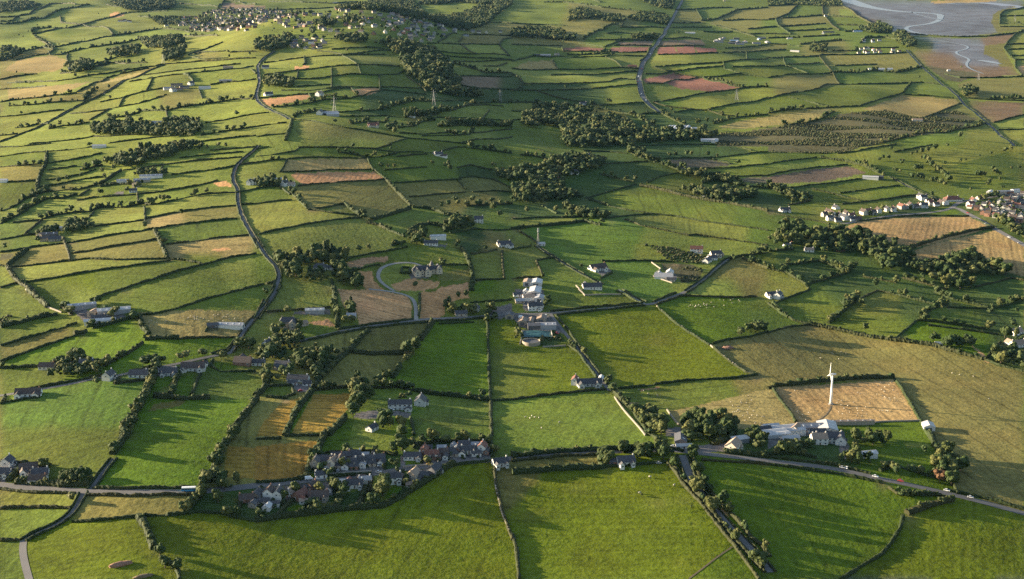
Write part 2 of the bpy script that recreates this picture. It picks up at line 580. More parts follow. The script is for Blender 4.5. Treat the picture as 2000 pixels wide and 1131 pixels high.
DATA['B4'] = '''
h 540,70 700,50 1000,0
h 0,150 200,120 380,100
h 980,60 1130,30 1280,0
H 410,100 600,130 760,170 900,240
t 600,130 760,170 900,240
h 0,240 200,200 400,175 620,155
h 120,345 400,310 760,260
h 560,380 800,345 1030,320
h 340,345 500,380 600,410 720,435
h 580,465 800,440 1000,410 1170,390
t 0,330 100,370 200,410 320,430
t 160,470 330,440
h 0,530 150,560 400,600 480,620
h 400,690 480,630
f 1430,160 1600,115 1750,90 1900,50
R32 950,250 1100,330 1270,400 1340,440
r80 1440,490 1500,500 1620,570 1740,640 1850,700 2020,795
r70 560,620 750,590 1000,550 1250,530 1430,500 1480,450 1600,430 1800,400 2020,370
h 690,600 900,575 1250,550 1570,560
H 1030,850 1150,790 1400,715 1600,670 1760,650
t 0,830 200,820
t 120,940 250,930 400,910 500,940 600,1000
t 0,970 150,1000 280,1080 320,1131
t 320,1090 450,1050 600,1010 650,970
t 740,1030 900,1060 1000,1080
t 1050,1040 1200,1080 1400,1131
h 1620,1110 1800,1070 1900,1040 1998,1060
h 1590,570 1740,640
W9 0,330 100,340 200,400 350,430 330,450 160,430
W10 1340,920 1380,880 1540,860 1700,920 1750,950 1880,1010 1900,1030 1640,1030 1400,990
W10 0,760 50,690 120,640 300,670 420,700 540,650 620,700 780,700 810,750 880,770 1040,790 1000,860 1100,870 1200,930 1330,930 1400,1000 1550,1040 1600,1120 1500,1131 1200,1040 1030,960 900,1000 850,900 700,850 560,840 420,850 250,800 20,790
W8 1760,590 1900,610 1998,660 1998,740 1900,690
P x 0,0 800,-10 600,55 450,65 0,55
S 0,0 800,-10 600,60 450,70 0,60
T13 1750,215 1775,235 110,650 60,740 770,740 860,920 970,970 660,980
T12 1245,55 1305,42 1200,72 1225,120 1255,132 1275,165 1305,190 1335,215 1365,240 1390,262 1410,285 1150,200 1175,198 1195,200 1120,262 1160,268 1195,272 1280,300 1310,295 1345,312 1640,250 1665,250 1690,250 1725,310 1850,60
T8 960,40 870,120 900,110 940,110 1030,140 1050,135 1040,150 1120,80 1160,65 1200,60 1240,45 1300,30 1400,15 1200,110 1240,150 1260,150 1290,180 1320,200 1350,230 1380,250 1400,280 1150,190 1180,190 1130,260 1180,260 1210,275 1290,290 1330,300 1380,320 1000,210 1030,220 980,200 1380,155 1500,135 1540,125 1650,95 1740,75 1850,50 1900,40 1660,235 1640,240 1690,240 1810,240 1720,300 1710,320 1730,290 1810,280 1900,190 1960,185 1580,360 1830,345 1270,170 1310,210 1400,265
T10 1000,1080 840,1110 900,250 870,230 550,660 1280,400 460,760 500,780
P b 0,250 350,190 620,165 770,220 400,290 0,305
P u 570,650 720,600 1000,570 1250,560 1580,565 1740,640 1500,720 1160,800 900,750 750,700
P u 1070,850 1300,770 1780,665 1900,720 1998,790 1998,1030 1750,960 1640,890 1450,860 1340,900 1180,900
P v 1270,510 1400,490 1500,530 1440,545 1290,540
P o 760,765 960,790 1080,790 900,770
s g 120,90 600,330 780,490 900,450 300,500 900,370 400,380 1300,350 1700,150 900,150
s y 280,140 400,300 700,380 1400,80 1600,40 150,1090 800,90
s d 250,360 250,850 150,1000 700,930 600,1070 1100,1000 1700,1060 1900,1100 100,440
s w 200,600
s d 1700,520 1900,480 1000,500
Y6 1545,490 1700,460 1850,410 1998,395 1998,640 1900,610 1760,590
Y7 440,540 720,530 1230,470 1230,500 760,580 560,610
W8 1620,440 1700,425 1800,400 1790,412 1640,450
'''
DATA['C1'] = '''
H 0,295 150,260 300,220 450,195
w 200,0 280,60 350,130 480,180
H 220,10 300,75 370,140
h 700,90 850,30 950,0
t 480,140 530,170 560,200
h 0,440 200,380 400,320 600,265
h 0,570 150,510 350,440 550,370 680,330
H 580,360 680,330
H 720,300 850,270 950,240 1060,220
h 1060,200 1200,190 1340,160 1500,110 1700,50 1900,0
f 1330,165 1500,160 1998,155
H 1090,210 1110,290 1160,350
H 1130,390 1250,380 1400,385
h 1400,385 1600,375 1840,375
h 1600,330 1640,270 1880,265
R32 2080,80 2020,190 1940,270 1880,360 1830,450 1800,490
r45 1800,490 1770,500 1640,520 1400,575 1240,605 1050,640 900,675 760,690 560,735 360,770 150,805 -20,830
h 1640,500 1760,470 1840,390
h 900,660 760,680 560,720 360,755 120,800
t 820,600 900,550 1000,500 1110,420
t 0,615 200,605 480,590
h 0,890 100,870 310,840
h 20,880 40,830
t 960,1131 1000,1040 1050,970 1100,900 1140,820 1180,740 1230,600
H 960,1131 1000,1040 1100,900 1180,740 1230,600
H 1390,640 1330,830
h 1600,560 1500,820
H 1200,840 1420,860 1640,850
h 1660,550 1640,600 1720,640 1998,640
f 1640,860 1998,845
H 1800,1131 1900,1000 1998,860
h 890,735 1050,720 1190,700
h 1040,640 1240,590
h 930,690 890,735
W6 950,1131 985,1040 1040,960 1085,890 1160,740 1220,600 1240,610 1200,760 1120,910 1060,1040 1030,1131
W8 520,590 550,530 700,560 760,590 820,600 800,670 720,660 620,680 540,690 400,680 400,640
W8 1840,420 1998,430 1998,470 1880,480
S 0,170 100,190 90,250 0,280
T9 770,100 750,110 530,150 540,190 720,290 900,190 760,740 820,180 560,550 590,560 650,560 1570,510 1590,520 1450,530 1410,550 1280,570 1150,590 1120,590 1190,580 1350,800 1760,540 1730,540 1240,570 400,690 1050,235 700,310 870,220
P x 1600,330 1640,275 1710,270 1700,320
P d 1020,700 1040,650 930,670 940,710
P y 1220,830 1260,760 1330,760 1310,830
P v 1380,700 1510,660 1480,830 1370,840
P z 580,170 640,120 700,180 960,190 1000,230 850,260 650,250
P z 1140,590 1260,600 1380,590 1350,640 1240,680
P o 1200,890 1420,860 1450,870 1400,910 1160,950
P v 1680,570 1850,560 1850,610 1740,630 1660,600
s y 80,130 1940,400 600,40
s g 500,60 1100,80 1700,110 200,270 200,690 1700,740 130,850
s w 500,900
s s 1500,250
s o 250,400 1900,1080
s v 600,450 1500,450 1500,1000
'''
DATA['C2'] = '''
R32 180,-30 110,80 40,170 0,230
r45 60,420 200,415 350,400 640,330 870,290 1100,260 1250,235 1500,220 1780,205 2010,188
h 350,410 640,345 870,303 1100,275 1380,248 1780,222
h 640,310 870,278 1100,250 1225,232
h 80,175 300,160 580,140
H 610,0 620,100 640,300
r40 880,-5 1100,20 1220,60 1250,130 1250,240
h 1280,30 1270,210
h 1670,100 1900,90 1998,80
H 880,320 780,420 690,510 600,590 500,690 450,770
t 780,420 690,510
H 730,490 900,505 1150,500
h 1390,250 1340,340 1280,400
H 1380,250 1280,400
H 1130,590 1100,640 1060,690
f 1280,400 1130,590 960,720 870,760
h 270,465 450,475 650,480
h 1800,220 1815,400 1825,860
t 450,790 640,770 800,760 900,770 1100,760 1240,790
H 1240,790 1350,815 1600,840 1830,870
h 1830,870 1998,860
H 440,790 350,900 270,1040 230,1140
H 700,1000 620,1080 560,1140
h 1830,870 1840,1140
h 1210,1000 1230,1140
H 0,830 60,790 100,700
h 80,840 250,850
h 60,760 280,750 300,820 200,850
h 1430,265 1700,255
W7 150,300 260,380 360,420 340,470 200,440 100,480
W7 40,620 100,600 140,700 60,760
W6 440,690 520,640 600,560 640,580 520,720
W9 680,130 760,120 790,200 720,200
W8 1470,120 1530,90 1540,200 1480,200
W8 1560,165 1700,160 1710,195 1600,205
W8 1760,160 1860,150 1900,230 1800,260
W9 0,500 60,470 150,420 230,450 280,380 270,470 200,560 130,560 60,640
W9 330,560 460,480 600,485 660,500 640,550 560,600 500,640 480,700 430,640 330,620
W8 60,690 210,640 290,610 300,650 230,700 150,720 60,740
W9 1150,560 1180,470 1260,410 1290,440 1230,530 1180,580
W9 760,800 800,740 870,760 880,900 830,940 740,1000 700,980 760,900
W8 1080,860 1200,830 1210,870
W8 950,1050 1050,990 1070,1080 980,1110
W8 1080,1080 1190,1040 1210,1140 1080,1140
W7 120,400 230,370 350,360 340,400 250,400
T10 620,170 610,130 640,200 250,190 330,290 200,310 330,330 790,700 1770,840 960,730 1020,700 80,40
T9 1640,60 1580,70 250,370 450,650 480,660 60,500 40,490 860,760 940,770 1000,770 1060,770 1140,770 1200,780 90,640 700,250 760,250
P z 280,195 300,170 580,150 585,190 450,200 360,190
P n 390,260 560,230 640,290 520,280
P t 640,-5 1000,10 1180,50 1210,110 1220,230 1100,260 800,280 790,190 680,130 660,60
P t 1290,20 1640,-5 1660,60 1530,90 1470,120 1470,200 1380,240 1280,220
P k 450,815 740,810 760,830 700,960 620,1060 560,1110 300,1140 280,1110
Y7 130,400 350,360 600,500 300,690 60,680
P k 0,1140 60,1030 200,880 380,830 330,900 250,1030 200,1140
P z 780,960 1000,930 1220,960 1200,1000 1050,980 900,1010 760,1000
P z 230,720 420,740 430,800 330,800 280,760
P y 760,1050 920,1035 900,1080 750,1100
P z 1780,200 1850,140 1998,100 2010,190 1900,230
P y 1530,110 1700,120 1690,150 1540,150
s y 450,70 100,330 500,210 60,210
s g 1940,600 1500,1000 950,860 1820,60 1000,1140 200,780 1560,180 460,300
s o 550,400 1100,380 850,620 150,920
s l 1940,340
s v 1500,500 700,1110 1100,1040
'''
DATA['C3'] = '''
r50 -10,190 280,187 500,167 800,142 1040,115 1110,110 1200,75 1300,40 1400,-5
h 330,200 500,182 700,160 1040,125
h 300,170 500,150 800,126 1020,100
h 1120,120 1220,85 1320,50 1420,-5
h 1100,95 1200,55 1280,25
r30 830,0 940,60 1040,110
h 860,0 960,60 1050,100
h 820,10 920,65 1010,110
r35 300,190 420,350 520,460 600,580 680,680 760,790
h 340,200 450,330 530,455 640,595 750,740
h 450,400 510,480 590,590 660,690
w 1130,130 1250,240 1400,340 1540,430 1700,560 1820,640 1910,665
h 1140,140 1260,250 1410,350 1545,435
h 1560,440 1700,562 1820,645 1905,670
h 830,775 1000,760 1250,720 1500,700 1750,690 1910,665
h 1560,425 1700,390 1850,370 1998,330
h 1300,50 1500,55 1700,65 1910,55
h 0,860 200,835 400,810 740,780
w 800,840 840,900 940,1020 1040,1140
H 800,800 870,880 930,930
t 860,860 930,930 980,1000 1050,1100
f 1300,1060 1400,1080 1760,1090 1998,1050
f 1220,945 1300,930 1600,870 1850,810 1998,770
w 1210,940 1300,1060
w 240,450 420,440
h 440,440 520,490
w 60,430 90,320
w 520,0 570,45 700,40 850,40
W8 1000,1040 1040,960 1120,960 1160,1030 1200,1060 1190,1140 1050,1140
W9 1320,1070 1380,1010 1440,980 1480,1040 1560,1070 1640,1000 1650,1060 1760,1090 1740,1140 1340,1140
W7 1810,335 1850,300 1960,300 1970,340
W6 10,290 60,280 80,390 30,390
S 210,370 300,350 420,380 330,410 230,405
T9 1780,350 1780,365 790,790 790,800 1880,310 1920,315 1840,320 280,100 260,130 490,460 460,450 760,730 560,500
T11 1610,1040 1440,1010 1390,1040 1090,980
P z -10,195 280,192 330,230 440,350 330,330 290,300 60,290 30,250
P d 90,300 330,310 430,400 280,440 130,440 70,330
P x 1600,440 1700,430 1740,460 1680,475 1610,465
P z 20,0 250,0 240,60 250,160 110,170 60,100
P y 0,120 90,115 80,175 0,175
P n 860,880 990,880 960,910 880,915
P n 1000,780 1160,755 1150,765 1010,790
P z 1190,1080 1330,1070 1400,1140 1200,1140
P v 1180,1040 1220,970 1290,1060 1240,1070
s g 400,60 300,960 900,50
s l 300,600
s v 1500,230
s l 900,330
s j 1800,600
s g 1300,840
s s 1700,980
s y 1700,20
'''
DATA['C4'] = '''
h 0,110 100,180 200,240 330,275
h 0,340 150,290 330,275
h 40,110 200,50 330,0
H 340,275 480,300 600,330 800,370 1000,400 1300,440 1500,500 1700,550
t 470,265 540,210 600,160 700,80
h 700,80 860,10
t 960,30 1150,80 1300,120 1400,120
h 860,10 960,30
t 1300,20 1450,80 1600,110 1720,140
h 1400,140 1720,150
t 1750,150 1900,110 1998,80
h 1000,375 1080,310 1160,240
t 1190,210 1290,150 1400,110
t 1160,240 1300,250 1450,270 1700,310
h 1250,280 1500,310 1800,350
h 1700,540 1810,410
H 40,755 300,730 600,700 980,685
h 980,685 1050,780 1120,900 1190,1020
h 40,770 110,880 170,960 220,1040
w 220,1045 800,1042 900,1032 1190,1025
h 0,775 40,760
r12 490,905 480,940 440,990 350,1040
H 40,110 100,180 160,215
W9 600,100 640,60 700,40 700,90 620,150
W8 1390,430 1500,410 1520,390 1600,400 1610,470 1400,450
W9 1720,540 1760,470 1800,500 1998,520 1998,620 1800,580
W9 1810,380 1860,330 1900,370 1998,370 1998,430 1900,400
T9 1740,300 1720,310 760,320 730,120 1910,270 1910,290 1300,390 1320,400 1280,400 660,70 680,90 500,230 540,210 1570,410 1590,430 1230,235
T6 1940,170 1730,185 1360,150
P u 50,765 980,705 1180,1020 230,1040
P z 220,1055 400,1050 400,1100 520,1140 200,1140
P n 1580,420 1700,560 1740,570 1700,520
h 1190,1020 1215,1080 1258,1151
f 0,1050 220,1045
h 1700,550 1800,590 2010,645
s g 80,200 350,150 800,280 1500,210
s y 800,100
s v 1400,340
s d 1100,70 1500,50 1800,60 1850,180
s j 1000,550
s v 700,1110
'''
DATA['D1'] = '''
r75 -20,395 200,420 400,430 630,447 800,450 1100,455 1400,455 1560,450 1800,425 2000,402
h 0,433 300,462 590,465
R32 650,460 600,560 540,640 440,710 300,770 185,830
r45 185,830 175,900 190,1000 230,1145
h 0,580 200,575 550,580
h 0,835 160,830
h 560,690 800,670 1050,645 1380,630 1450,620
H 1090,640 1130,720 1180,830 1200,900
h 1390,1060 1400,1140
h 1450,620 1560,612 1740,625
h 1860,655 2010,685
h 720,425 1000,428 1560,425
h 680,480 1000,485 1400,478 1530,470
t 890,160 930,100 960,50 1000,0
H 880,160 960,50 1000,0
R30 890,190 800,300 710,430
H 1450,620 1540,500 1640,350 1700,200 1780,60 1820,-10
t 1450,620 1540,500 1640,350 1700,200 1780,60 1820,-10
h 0,210 120,230 400,240
H 60,370 200,240
H 130,380 400,400 700,405
h 1880,520 1860,650
H 1740,620 1860,650
H 980,-20 940,60
W7 1430,600 1520,500 1620,340 1690,190 1770,50 1800,-10 1850,0 1800,80 1730,220 1690,340 1570,520 1470,640
W8 1680,400 1750,350 1860,350 1870,420 1740,470
W8 450,340 520,300 600,320 700,310 730,370 690,410 540,400
W8 1180,950 1230,910 1290,960 1260,990
W7 1260,1040 1310,1010 1390,1050 1290,1070
T9 1250,950 1380,1060 1290,1040 560,530 1690,510 1860,640 350,270 510,370 650,350 690,340 1700,530 1780,640
P z 0,270 100,290 60,370 0,380
P z 180,270 330,270 360,330 280,390 230,330
P n 400,370 460,350 450,395 390,395
P k 1780,90 1998,110 1998,350 1850,340 1740,330
s g 500,130 200,680 80,1000
s v 1400,250
s y 300,510
s o 1000,560 1950,60
s l 700,850
s d 1900,600
'''
DATA['D2'] = '''
r60 0,402 200,385 400,362 600,340 980,303 1130,272 1400,246 1700,216 2000,190
h 0,40 200,35
h 220,15 540,10
H 540,0 480,120 430,200 400,320 330,360
h 0,383 200,372 400,342
h 520,150 700,140 900,130 1010,150
t 1010,140 1100,170
t 1240,90 1400,60 1600,60 1820,60
h 1830,0 1845,180
H 0,680 300,640 600,600 800,580 980,570 1100,510 1300,390 1500,260 1550,240
h 1550,240 1840,207
w 1850,200 1870,420 1920,620 2000,820
h 1855,230 1875,420 1925,620 2005,830
H 620,590 660,470
H 800,580 850,430
h 1240,60 1240,110
h 160,640 280,520
h 590,190 620,300
h 700,180 720,280
h 765,180 790,275
h 850,180 870,260
h 915,170 940,250
h 1000,150 1005,280
h 470,160 455,290
h 1270,120 1290,230
h 1340,120 1350,220
h 1410,110 1425,215
h 1490,110 1500,205
h 1600,100 1610,195
h 1710,90 1730,185
h 130,420 140,560
h 215,420 215,560
h 300,400 290,520
h 400,400 390,560
h 600,380 620,480
h 720,370 700,440
h 900,340 880,460
h 1150,290 1140,400
w 480,320 900,296
w 1150,262 1400,240
h 350,630 400,520
h 30,640 40,420
h 520,340 900,310
Y6 450,150 1010,140 1010,290 480,330
Y6 0,420 600,380 600,640 0,680
Y6 1140,120 1830,70 1830,180 1140,250
Y6 1180,290 1500,250 1300,390 1080,470
W8 1050,220 1080,130 1110,40 1170,0 1240,60 1240,110 1130,130 1100,260 1060,290
W9 860,540 870,460 950,400 1030,380 1050,440 1000,530 960,570
W7 0,640 100,620 90,670 0,670
W6 620,420 700,410 690,470 640,540 620,500
T8 450,190 480,160 500,180 440,250 1400,60 1300,70 1480,70 1590,60 1760,60 1820,80 1090,260 1060,250 470,580 430,570 930,150 840,140 1860,140 1870,150 500,290 540,270
T7 700,420 650,430 1180,370 1170,400 560,330 720,240 960,170 1340,230 1100,300
P k -10,100 300,60 530,50 440,170 430,260 350,340 -10,360
P z 450,180 1000,160 1010,290 480,335
P z 1130,170 1820,110 1830,190 1130,260
P z 0,420 560,370 600,480 380,500 0,560
P z 1180,280 1420,260 1430,330 1200,400
P z 600,360 860,340 840,390 620,420
P o 380,520 600,530 610,590 370,630
P v 250,570 370,540 350,620 250,640
P d 680,470 830,440 800,560 650,560
P v 1000,510 1060,410 1150,410 1150,470
P v 1160,200 1300,195 1290,235 1170,245
s a 700,850
s y 800,70
s g 1500,20 1180,340
s d 150,600 1030,200
'''
DATA['D3'] = '''
r60 -10,190 300,158 690,142 1000,130 1240,125
H 0,180 200,155 400,138 600,125 840,118 1110,110
h 0,212 200,190 400,172 690,158
H 0,310 200,290 500,270 720,260
h 720,260 900,250 1200,220
H 690,150 700,250
r66 1240,125 1500,155 1700,175 2000,208
R55 1330,165 1360,250 1420,400 1520,520 1620,640 1750,780 1900,930 2020,1080
t 1230,210 1310,330 1400,420 1490,510 1560,600 1640,690 1740,820 1850,950 1960,1060
t 1400,170 1440,260 1480,370 1570,480 1640,560 1760,680 1850,800 1950,870 2010,960
h 1220,230 1340,400 1500,570 1640,750 1740,880 1930,1140
h 1480,205 1700,218 2000,240
h 5,790 40,900 60,1140
r12 1380,1130 1500,1040 1600,960 1720,880
h 1340,140 1200,100 1040,-20
H 1560,85 1700,50 1720,0
H 1660,140 1800,160 2000,185
t 860,140 950,130 1080,180
W8 1110,130 1170,90 1240,120 1280,180 1210,210 1130,190
W7 960,150 1090,160 1080,200 980,200
W9 1320,-10 1700,-10 1690,40 1540,70 1340,60
W8 1800,40 1880,20 1998,40 1998,140 1860,120
T9 710,170 720,200 760,220 860,140 880,130 1160,150 1200,160 1140,160 1400,150 1430,140 1410,190 1000,190 740,240
T3 1400,575 1010,480
P z 1240,80 1500,85 1700,40 1720,0 1740,60 1700,130 1480,145 1250,115
P t 1600,590 1640,580 1700,650 1660,630
s o 400,210
s l 800,600
s g 400,60
s v 1800,400 1700,1080
'''
DATA['D4'] = '''
r66 0,208 200,230 400,252 600,285 840,342 1040,382 1340,450 1600,510 2020,625
h 0,238 200,262 560,315 900,385
h 0,180 250,210 520,245 800,310
H 1440,520 1260,560 1080,625
h 1060,640 1030,740 960,860 870,950 720,1040 570,1140
h 1400,440 1700,505 2000,590
t 870,290 990,250 1130,290 1250,330 1400,360
t 0,160 150,150 250,160 380,190
H 1258,-2 1320,120 1380,170
h 1380,170 1420,300 1480,470
h 940,420 1010,470 1200,480 1400,485
W3 940,410 1010,440 1200,455 1380,475 1200,500 1010,490
W8 560,240 640,170 800,190 820,260 700,250
W9 1280,320 1340,180 1400,170 1440,220 1500,240 1510,400 1450,430 1340,400
W5 100,90 180,75 330,85 350,120 200,140 100,125
W9 680,60 800,20 900,0 960,50 880,100 700,90
W8 620,80 700,100 720,140 640,130
T11 1340,370 1390,250 1470,290 820,70
T8 1220,150 600,190 570,220 950,260 1000,310 1180,310 980,290 1110,310
P v 1150,250 1280,180 1300,200 1280,300 1130,270
P y 1060,60 1240,70 1280,100 1080,110
P z 0,0 140,0 100,60 0,120
P z 560,20 640,90 600,220 560,150
s l 1500,800
s v 400,500 1100,150
s d 480,180
s j 1700,150
'''

import bpy, math, random, heapq, time
import numpy as np
T0 = time.time()
random.seed(7); rng = np.random.default_rng(7)
R = math.radians
scene = bpy.context.scene
COL = scene.collection

# ------------------------------------------------------------------ survey geometry
CAMH, PITCH, HFOV = 440.0, R(15.0), R(40.0)
F = 1000.0/math.tan(HFOV/2)
CP, SP = math.cos(PITCH), math.sin(PITCH)
SUN_EL, SUN_AZ = R(10.5), R(-76.0)            # azimuth from +Y towards +X
SUNV = np.array([math.sin(SUN_AZ)*math.cos(SUN_EL), math.cos(SUN_AZ)*math.cos(SUN_EL), math.sin(SUN_EL)])

def flat(px, py):
    dx = (np.asarray(px, float)-1000)/F; dy = (565.5-np.asarray(py, float))/F
    ry = CP+dy*SP; rz = -SP+dy*CP
    t = -CAMH/rz
    return t*dx, t*ry
HILLS = []          # (X, Y, sx_low, sx_high, sy, rot, A)
def hill(px, py, sxl, sxr, sy, A, rot=0):
    X, Y = flat(px, py); HILLS.append((float(X), float(Y), sxl, sxr, sy, R(rot), A))
# relief: (px, py, spread towards -X, spread towards +X, spread in depth, height, turn)
hill(690, 135, 330, 205, 560, 92, 0)        # rounded hill with the steep wooded bank
hill(570, 400, 520, 310, 1150, 60, 0)        # the long rise under the sweeping lane
hill(1020, 350, 120, 160, 700, -16, 0)      # the brook valley
hill(1480, 430, 260, 300, 350, 10, 0)
hill(1700, 800, 260, 260, 160, 9, 0)
hill(1640, 1000, 90, 40, 70, 5, 25)  # ridge shaped to lay a dark swath across the deep green field
hill(540, 1020, 170, 260, 80, 6, 0)  # swell added below the village: sunward side bright, far side dim
hill(930, 965, 110, 150, 55, 4, 0)  # small rise added to turn a bright slope to the sun
hill(1180, 1020, 120, 140, 60, 4, 0)
hill(250, 820, 200, 140, 160, 6, 0)
hill(1250, 690, 150, 120, 120, 5, 0)
hill(1150, 110, 1500, 900, 2300, 60, 0)     # broad rise added to tilt the estuary side away from the sun
hill(850, 590, 170, 150, 150, 11, 0)        # rise added under the mansion fields so their sunward half is lit
hill(2010, 1040, 150, 200, 110, 8, 0)  # slope added facing the sun, to brighten the corner field
hill(640, 250, 620, 430, 800, 34, 0)        # rise added so the brook country slopes away into shade

WAVES = []
for k in range(14):
    lam = [900, 760, 640, 540, 470, 420, 370, 330, 300, 270, 240, 210, 190, 170][k]
    a = rng.uniform(0, math.tau)
    WAVES.append((math.cos(a)*math.tau/lam, math.sin(a)*math.tau/lam, rng.uniform(0, math.tau), lam*0.0034))
EX, EY = flat(1760, 60)
def height(X, Y):
    X = np.asarray(X, float); Y = np.asarray(Y, float)
    z = np.zeros(np.broadcast(X, Y).shape)
    for kx, ky, ph, a in WAVES:
        z = z + a*np.sin(kx*X+ky*Y+ph)
    for hx, hy, sl, sr, sy, r, A in HILLS:
        c, s = math.cos(r), math.sin(r)
        u = (X-hx)*c+(Y-hy)*s; v = -(X-hx)*s+(Y-hy)*c
        sx = np.where(u < 0, sl, sr)
        z = z + A*np.exp(-0.5*((u/sx)**2+(v/sy)**2))
    e = np.hypot((X-EX)/1100.0, (Y-EY)/2600.0)      # the flat shore of the estuary
    m = np.clip((e-0.55)/0.6, 0, 1); m = m*m*(3-2*m)
    return z*m
def ground(px, py):
    px = np.asarray(px, float); py = np.asarray(py, float)
    dx = (px-1000)/F; dy = (565.5-py)/F
    ry = CP+dy*SP; rz = -SP+dy*CP
    z = np.zeros(px.shape)
    for _ in range(24):
        t = (z-CAMH)/rz
        z = 0.45*z+0.55*height(t*dx, t*ry)
    t = (z-CAMH)/rz
    X, Y = t*dx, t*ry
    return X, Y, height(X, Y)
def project(X, Y, Z):
    z = Z-CAMH
    d = Y*CP-z*SP; u = Y*SP+z*CP
    return 1000+F*X/d, 565.5-F*u/d
def scale_at(X, Y):
    return F/np.sqrt(X*X+Y*Y+CAMH**2)
def tile(t, pts):
    ox, oy = (int(t[1])-1)*500, (0, 283, 566, 848)['ABCD'.index(t[0])]
    return [(ox+x/3.996, oy+y/3.996) for x, y in pts]

# ------------------------------------------------------------------ mesh helpers
def mesh(name, verts, faces, mat=None, smooth=False, mats=None, midx=None):
    me = bpy.data.meshes.new(name)
    if isinstance(faces, np.ndarray):
        n = faces.shape[1]; nf = len(faces)
        me.vertices.add(len(verts)); me.vertices.foreach_set('co', np.asarray(verts, np.float32).ravel())
        me.loops.add(nf*n); me.loops.foreach_set('vertex_index', faces.astype(np.int32).ravel())
        me.polygons.add(nf); me.polygons.foreach_set('loop_start', np.arange(0, nf*n, n, dtype=np.int32))
        me.update(calc_edges=True)
    else:
        me.from_pydata([tuple(v) for v in verts], [], faces)
    for m in (mats or ([mat] if mat else [])): me.materials.append(m)
    if midx is not None: me.polygons.foreach_set('material_index', np.asarray(midx, np.int32))
    me.polygons.foreach_set('use_smooth', np.full(len(me.polygons), bool(smooth)))
    return me
def link(name, data, parent=None, loc=None, rot=None, scl=None):
    o = bpy.data.objects.new(name, data); COL.objects.link(o)
    if parent: o.parent = parent
    if loc is not None: o.location = loc
    if rot is not None: o.rotation_euler = (0, 0, rot)
    if scl is not None: o.scale = scl
    return o
def tag(o, label=None, cat=None, group=None, kind=None):
    if label: o['label'] = label
    if cat: o['category'] = cat
    if group: o['group'] = group
    if kind: o['kind'] = kind
    return o
class MB:
    def __init__(s): s.v = []; s.f = []; s.m = []
    def add(s, vs, fs, m=0):
        b = len(s.v); s.v += [tuple(v) for v in vs]; s.f += [[i+b for i in f] for f in fs]; s.m += [m]*len(fs)
    def box(s, x0, x1, y0, y1, z0, z1, m=0):
        s.add([(x0,y0,z0),(x1,y0,z0),(x1,y1,z0),(x0,y1,z0),(x0,y0,z1),(x1,y0,z1),(x1,y1,z1),(x0,y1,z1)],
              [(0,3,2,1),(4,5,6,7),(0,1,5,4),(1,2,6,5),(2,3,7,6),(3,0,4,7)], m)
    def tube(s, pts, rad, n=8, m=0, cap=True):
        pts = [np.array(p, float) for p in pts]; b = len(s.v)
        for i, p in enumerate(pts):
            d = pts[min(i+1, len(pts)-1)]-pts[max(i-1, 0)]; d = d/np.linalg.norm(d)
            a = np.array([0,0,1.0]) if abs(d[2]) < .9 else np.array([1.0,0,0])
            u = np.cross(d, a); u /= np.linalg.norm(u); w = np.cross(d, u)
            r = rad[i] if hasattr(rad, '__len__') else rad
            for k in range(n):
                t = math.tau*k/n
                s.v.append(tuple(p+r*(u*math.cos(t)+w*math.sin(t))))
        for i in range(len(pts)-1):
            for k in range(n):
                s.f.append([b+i*n+k, b+i*n+(k+1)%n, b+(i+1)*n+(k+1)%n, b+(i+1)*n+k]); s.m.append(m)
        if cap:
            s.f.append([b+k for k in range(n)][::-1]); s.m.append(m)
            s.f.append([b+(len(pts)-1)*n+k for k in range(n)]); s.m.append(m)
    def mesh(s, name, mats, smooth=False):
        mats = mats if isinstance(mats, list) else [mats]
        return mesh(name, s.v, s.f, mats=mats, midx=s.m, smooth=smooth)

# ------------------------------------------------------------------ materials
def new_mat(name):
    m = bpy.data.materials.new(name); m.use_nodes = True
    nt = m.node_tree; b = nt.nodes['Principled BSDF']
    return m, nt, b
def N(nt, t, **kw):
    n = nt.nodes.new(t)
    for k, v in kw.items():
        if k in n.inputs.keys() if hasattr(n.inputs, 'keys') else False: n.inputs[k].default_value = v
        else: setattr(n, k, v)
    return n
def math_n(nt, op, a, b=None, c=None):
    n = nt.nodes.new('ShaderNodeMath'); n.operation = op
    for i, x in enumerate((a, b, c)):
        if x is None: continue
        if isinstance(x, (int, float)): n.inputs[i].default_value = x
        else: nt.links.new(x, n.inputs[i])
    return n.outputs[0]
def noise_n(nt, vec, sc, det=2.0, rough=0.5):
    n = nt.nodes.new('ShaderNodeTexNoise'); n.inputs['Scale'].default_value = sc
    n.inputs['Detail'].default_value = det; n.inputs['Roughness'].default_value = rough
    nt.links.new(vec, n.inputs['Vector']); return n.outputs['Fac']
def scale_col(nt, col, fac):
    n = nt.nodes.new('ShaderNodeVectorMath'); n.operation = 'SCALE'
    nt.links.new(col, n.inputs[0]); nt.links.new(fac, n.inputs['Scale']); return n.outputs[0]
def mix_col(nt, fac, a, b):
    n = nt.nodes.new('ShaderNodeMix'); n.data_type = 'RGBA'
    if isinstance(fac, (int, float)): n.inputs[0].default_value = fac
    else: nt.links.new(fac, n.inputs[0])
    for i, x in ((6, a), (7, b)):
        if isinstance(x, tuple): n.inputs[i].default_value = (*x, 1)
        else: nt.links.new(x, n.inputs[i])
    return n.outputs[2]
